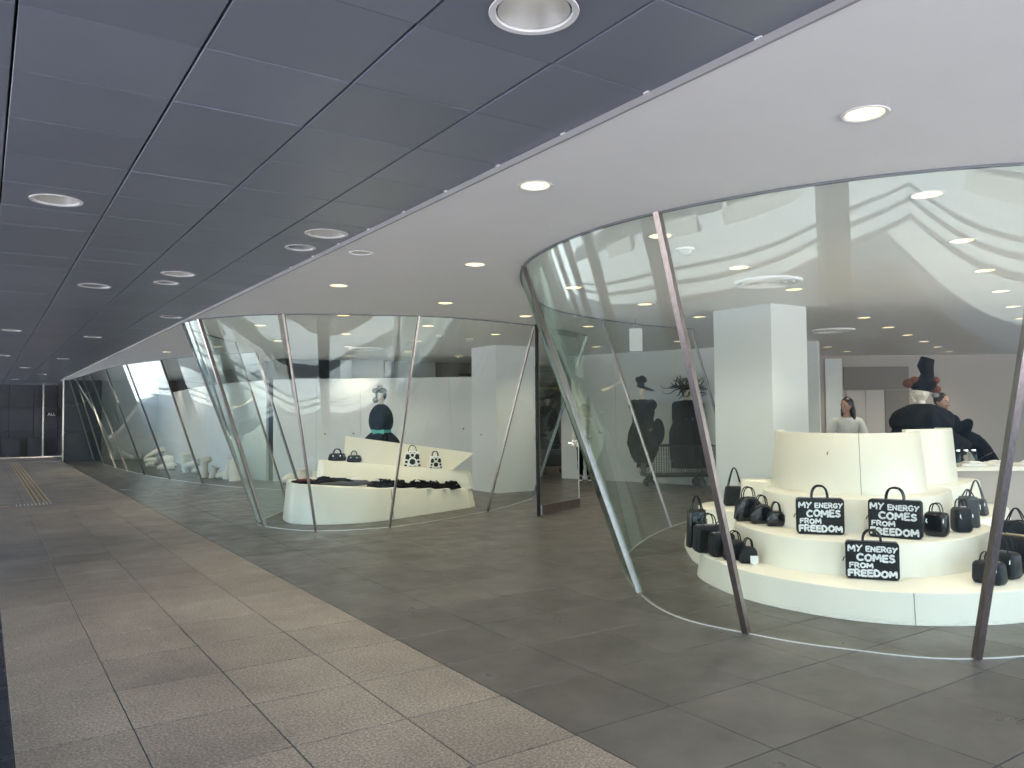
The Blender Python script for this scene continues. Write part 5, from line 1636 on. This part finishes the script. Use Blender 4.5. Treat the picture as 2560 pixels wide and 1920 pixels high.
# seams / plugs on podiums
for (x, y, nx, ny) in ((6.27, 4.42, -1, 0.0), (6.40, 4.075, -0.7, -0.7), (7.0, 3.93, 0.05, -1)):
    pass
seam(6.385, 4.095, -0.72, -0.69, H3 + 0.004, H4 - 0.004, 0.05, pod)
seam(5.78, 3.53, -0.65, -0.76, H1 + 0.003, H2 - 0.006, 0.04, pod)
seam(5.44, 3.10, -0.73, -0.68, 0.003, H1 - 0.006, 0.035, pod)
seam(4.95, 10.505, 0.30, -0.95, 0.01, zt1(4.95, 10.5) - 0.005, 0.055, pl, 0.007)
plug(6.318, 4.36, 1.12, -0.98, -0.2, pod); plug(6.52, 4.73, 1.12, -0.9, 0.35, pod); plug(7.75, 4.36, 1.14, -0.3, -0.95, pod)

# ================================================================== OUTDOOR SIDE (seen in reflections)
M_asph = mat("asphalt", (0.06, 0.06, 0.062), 0.85)
rd = MB().box((-24, -60, -0.035), (-16, 60, -0.02)).build("road", M_asph); tag(rd, kind='structure')
# rough white stone planters with hedges; front plaza ones added to dim glass reflections
M_stone = mat("rough_white_stone", (0.6, 0.58, 0.54), 0.8)
c = coords(M_stone)
L(M_stone, ramp(M_stone, nz(M_stone, c, 5, 6, 0.7), [(0.3, (0.42, 0.41, 0.38)), (0.7, (0.75, 0.73, 0.69))]), bsdf(M_stone)['Base Color'])
bump(M_stone, nz(M_stone, c, 8, 6, 0.7), 1.0, 0.08)
M_leaf = mat("hedge_leaf", (0.06, 0.11, 0.03), 0.5)
M_leaf2 = mat("hedge_leaf_light", (0.10, 0.16, 0.04), 0.5)
PLANTERS = [(-13.5, 2.0, 0, "rough stone planter with hedge nearest along the kerb"), (-13.5, 10.5, 0, "rough stone planter with hedge next along the kerb"), (-13.5, 19.0, 0, "rough stone planter with hedge farthest along the kerb"),
            (-1.5, -12.2, 1, "left added unseen planter with hedge dimming reflections across the front plaza"), (5.2, -12.2, 1, "middle added unseen planter with hedge dimming reflections across the front plaza"), (11.9, -12.2, 1, "right added unseen planter with hedge dimming reflections across the front plaza")]
for k, (x0_, y0_, hz_, lb) in enumerate(PLANTERS):
    pt = empty("stone_planter", lb, "planter", (x0_, y0_, -0.03), PI / 2 if hz_ else 0)
    MB().box((-0.6, -3.1, 0), (0.6, 3.1, 0.45)).build("stone_block", M_stone, pt)
    rnd = random.Random(30 + k)
    mb = MB(); 
    for i in range(6500):
        x = rnd.uniform(-0.5, 0.5); y = rnd.uniform(-2.9, 2.9); z = 0.45 + (0.75 if k < 3 else 1.2) * rnd.random() ** 0.5
        s_ = rnd.uniform(0.03, 0.06)
        a_ = rnd.uniform(0, 2 * PI); tl = rnd.uniform(-1, 1)
        u = Vector((math.cos(a_), math.sin(a_), tl * 0.6)) * s_; v = Vector((-math.sin(a_), math.cos(a_), rnd.uniform(-0.6, 0.6))) * s_ * 0.5
        p = Vector((x, y, z))
        mb.add([p - u, p - v, p + u, p + v], [(0, 1, 2, 3)])
    tag(mb.build("hedge", M_leaf if k % 2 else M_leaf2, pt), kind='stuff')
# steps with studded nosings at the open corner behind the camera
M_nose = mat("dark_nosing", (0.10, 0.10, 0.10), 0.6)

nm_ = MB(); sm_ = MB()
for k in range(3):
    xa, ya = -5.3 - 1.5 * k, -6.0 - 1.2 * k
    z_ = -0.0285
    bw_ = 0.42
    nm_.box((xa - bw_, ya - bw_, z_ - 0.001), (24, ya, z_ + 0.012)).box((xa - bw_, ya, z_ - 0.001), (xa, 36, z_ + 0.012))
    q = 0.0
    while q < 26:
        for (cx, cy) in ((xa + q, ya + 0.10), (xa + 0.10, ya + q)):
            if cx > 14 or cy > 18: continue
            sm_.box((cx - 0.035, cy - 0.035, z_), (cx + 0.035, cy + 0.035, z_ + 0.008))
        q += 0.2
nb_ = nm_.build("step_nosing", M_nose); tag(nb_, kind='structure')
so_ = sm_.build("nosing_studs", M_tag, nb_); tag(so_, kind='stuff')
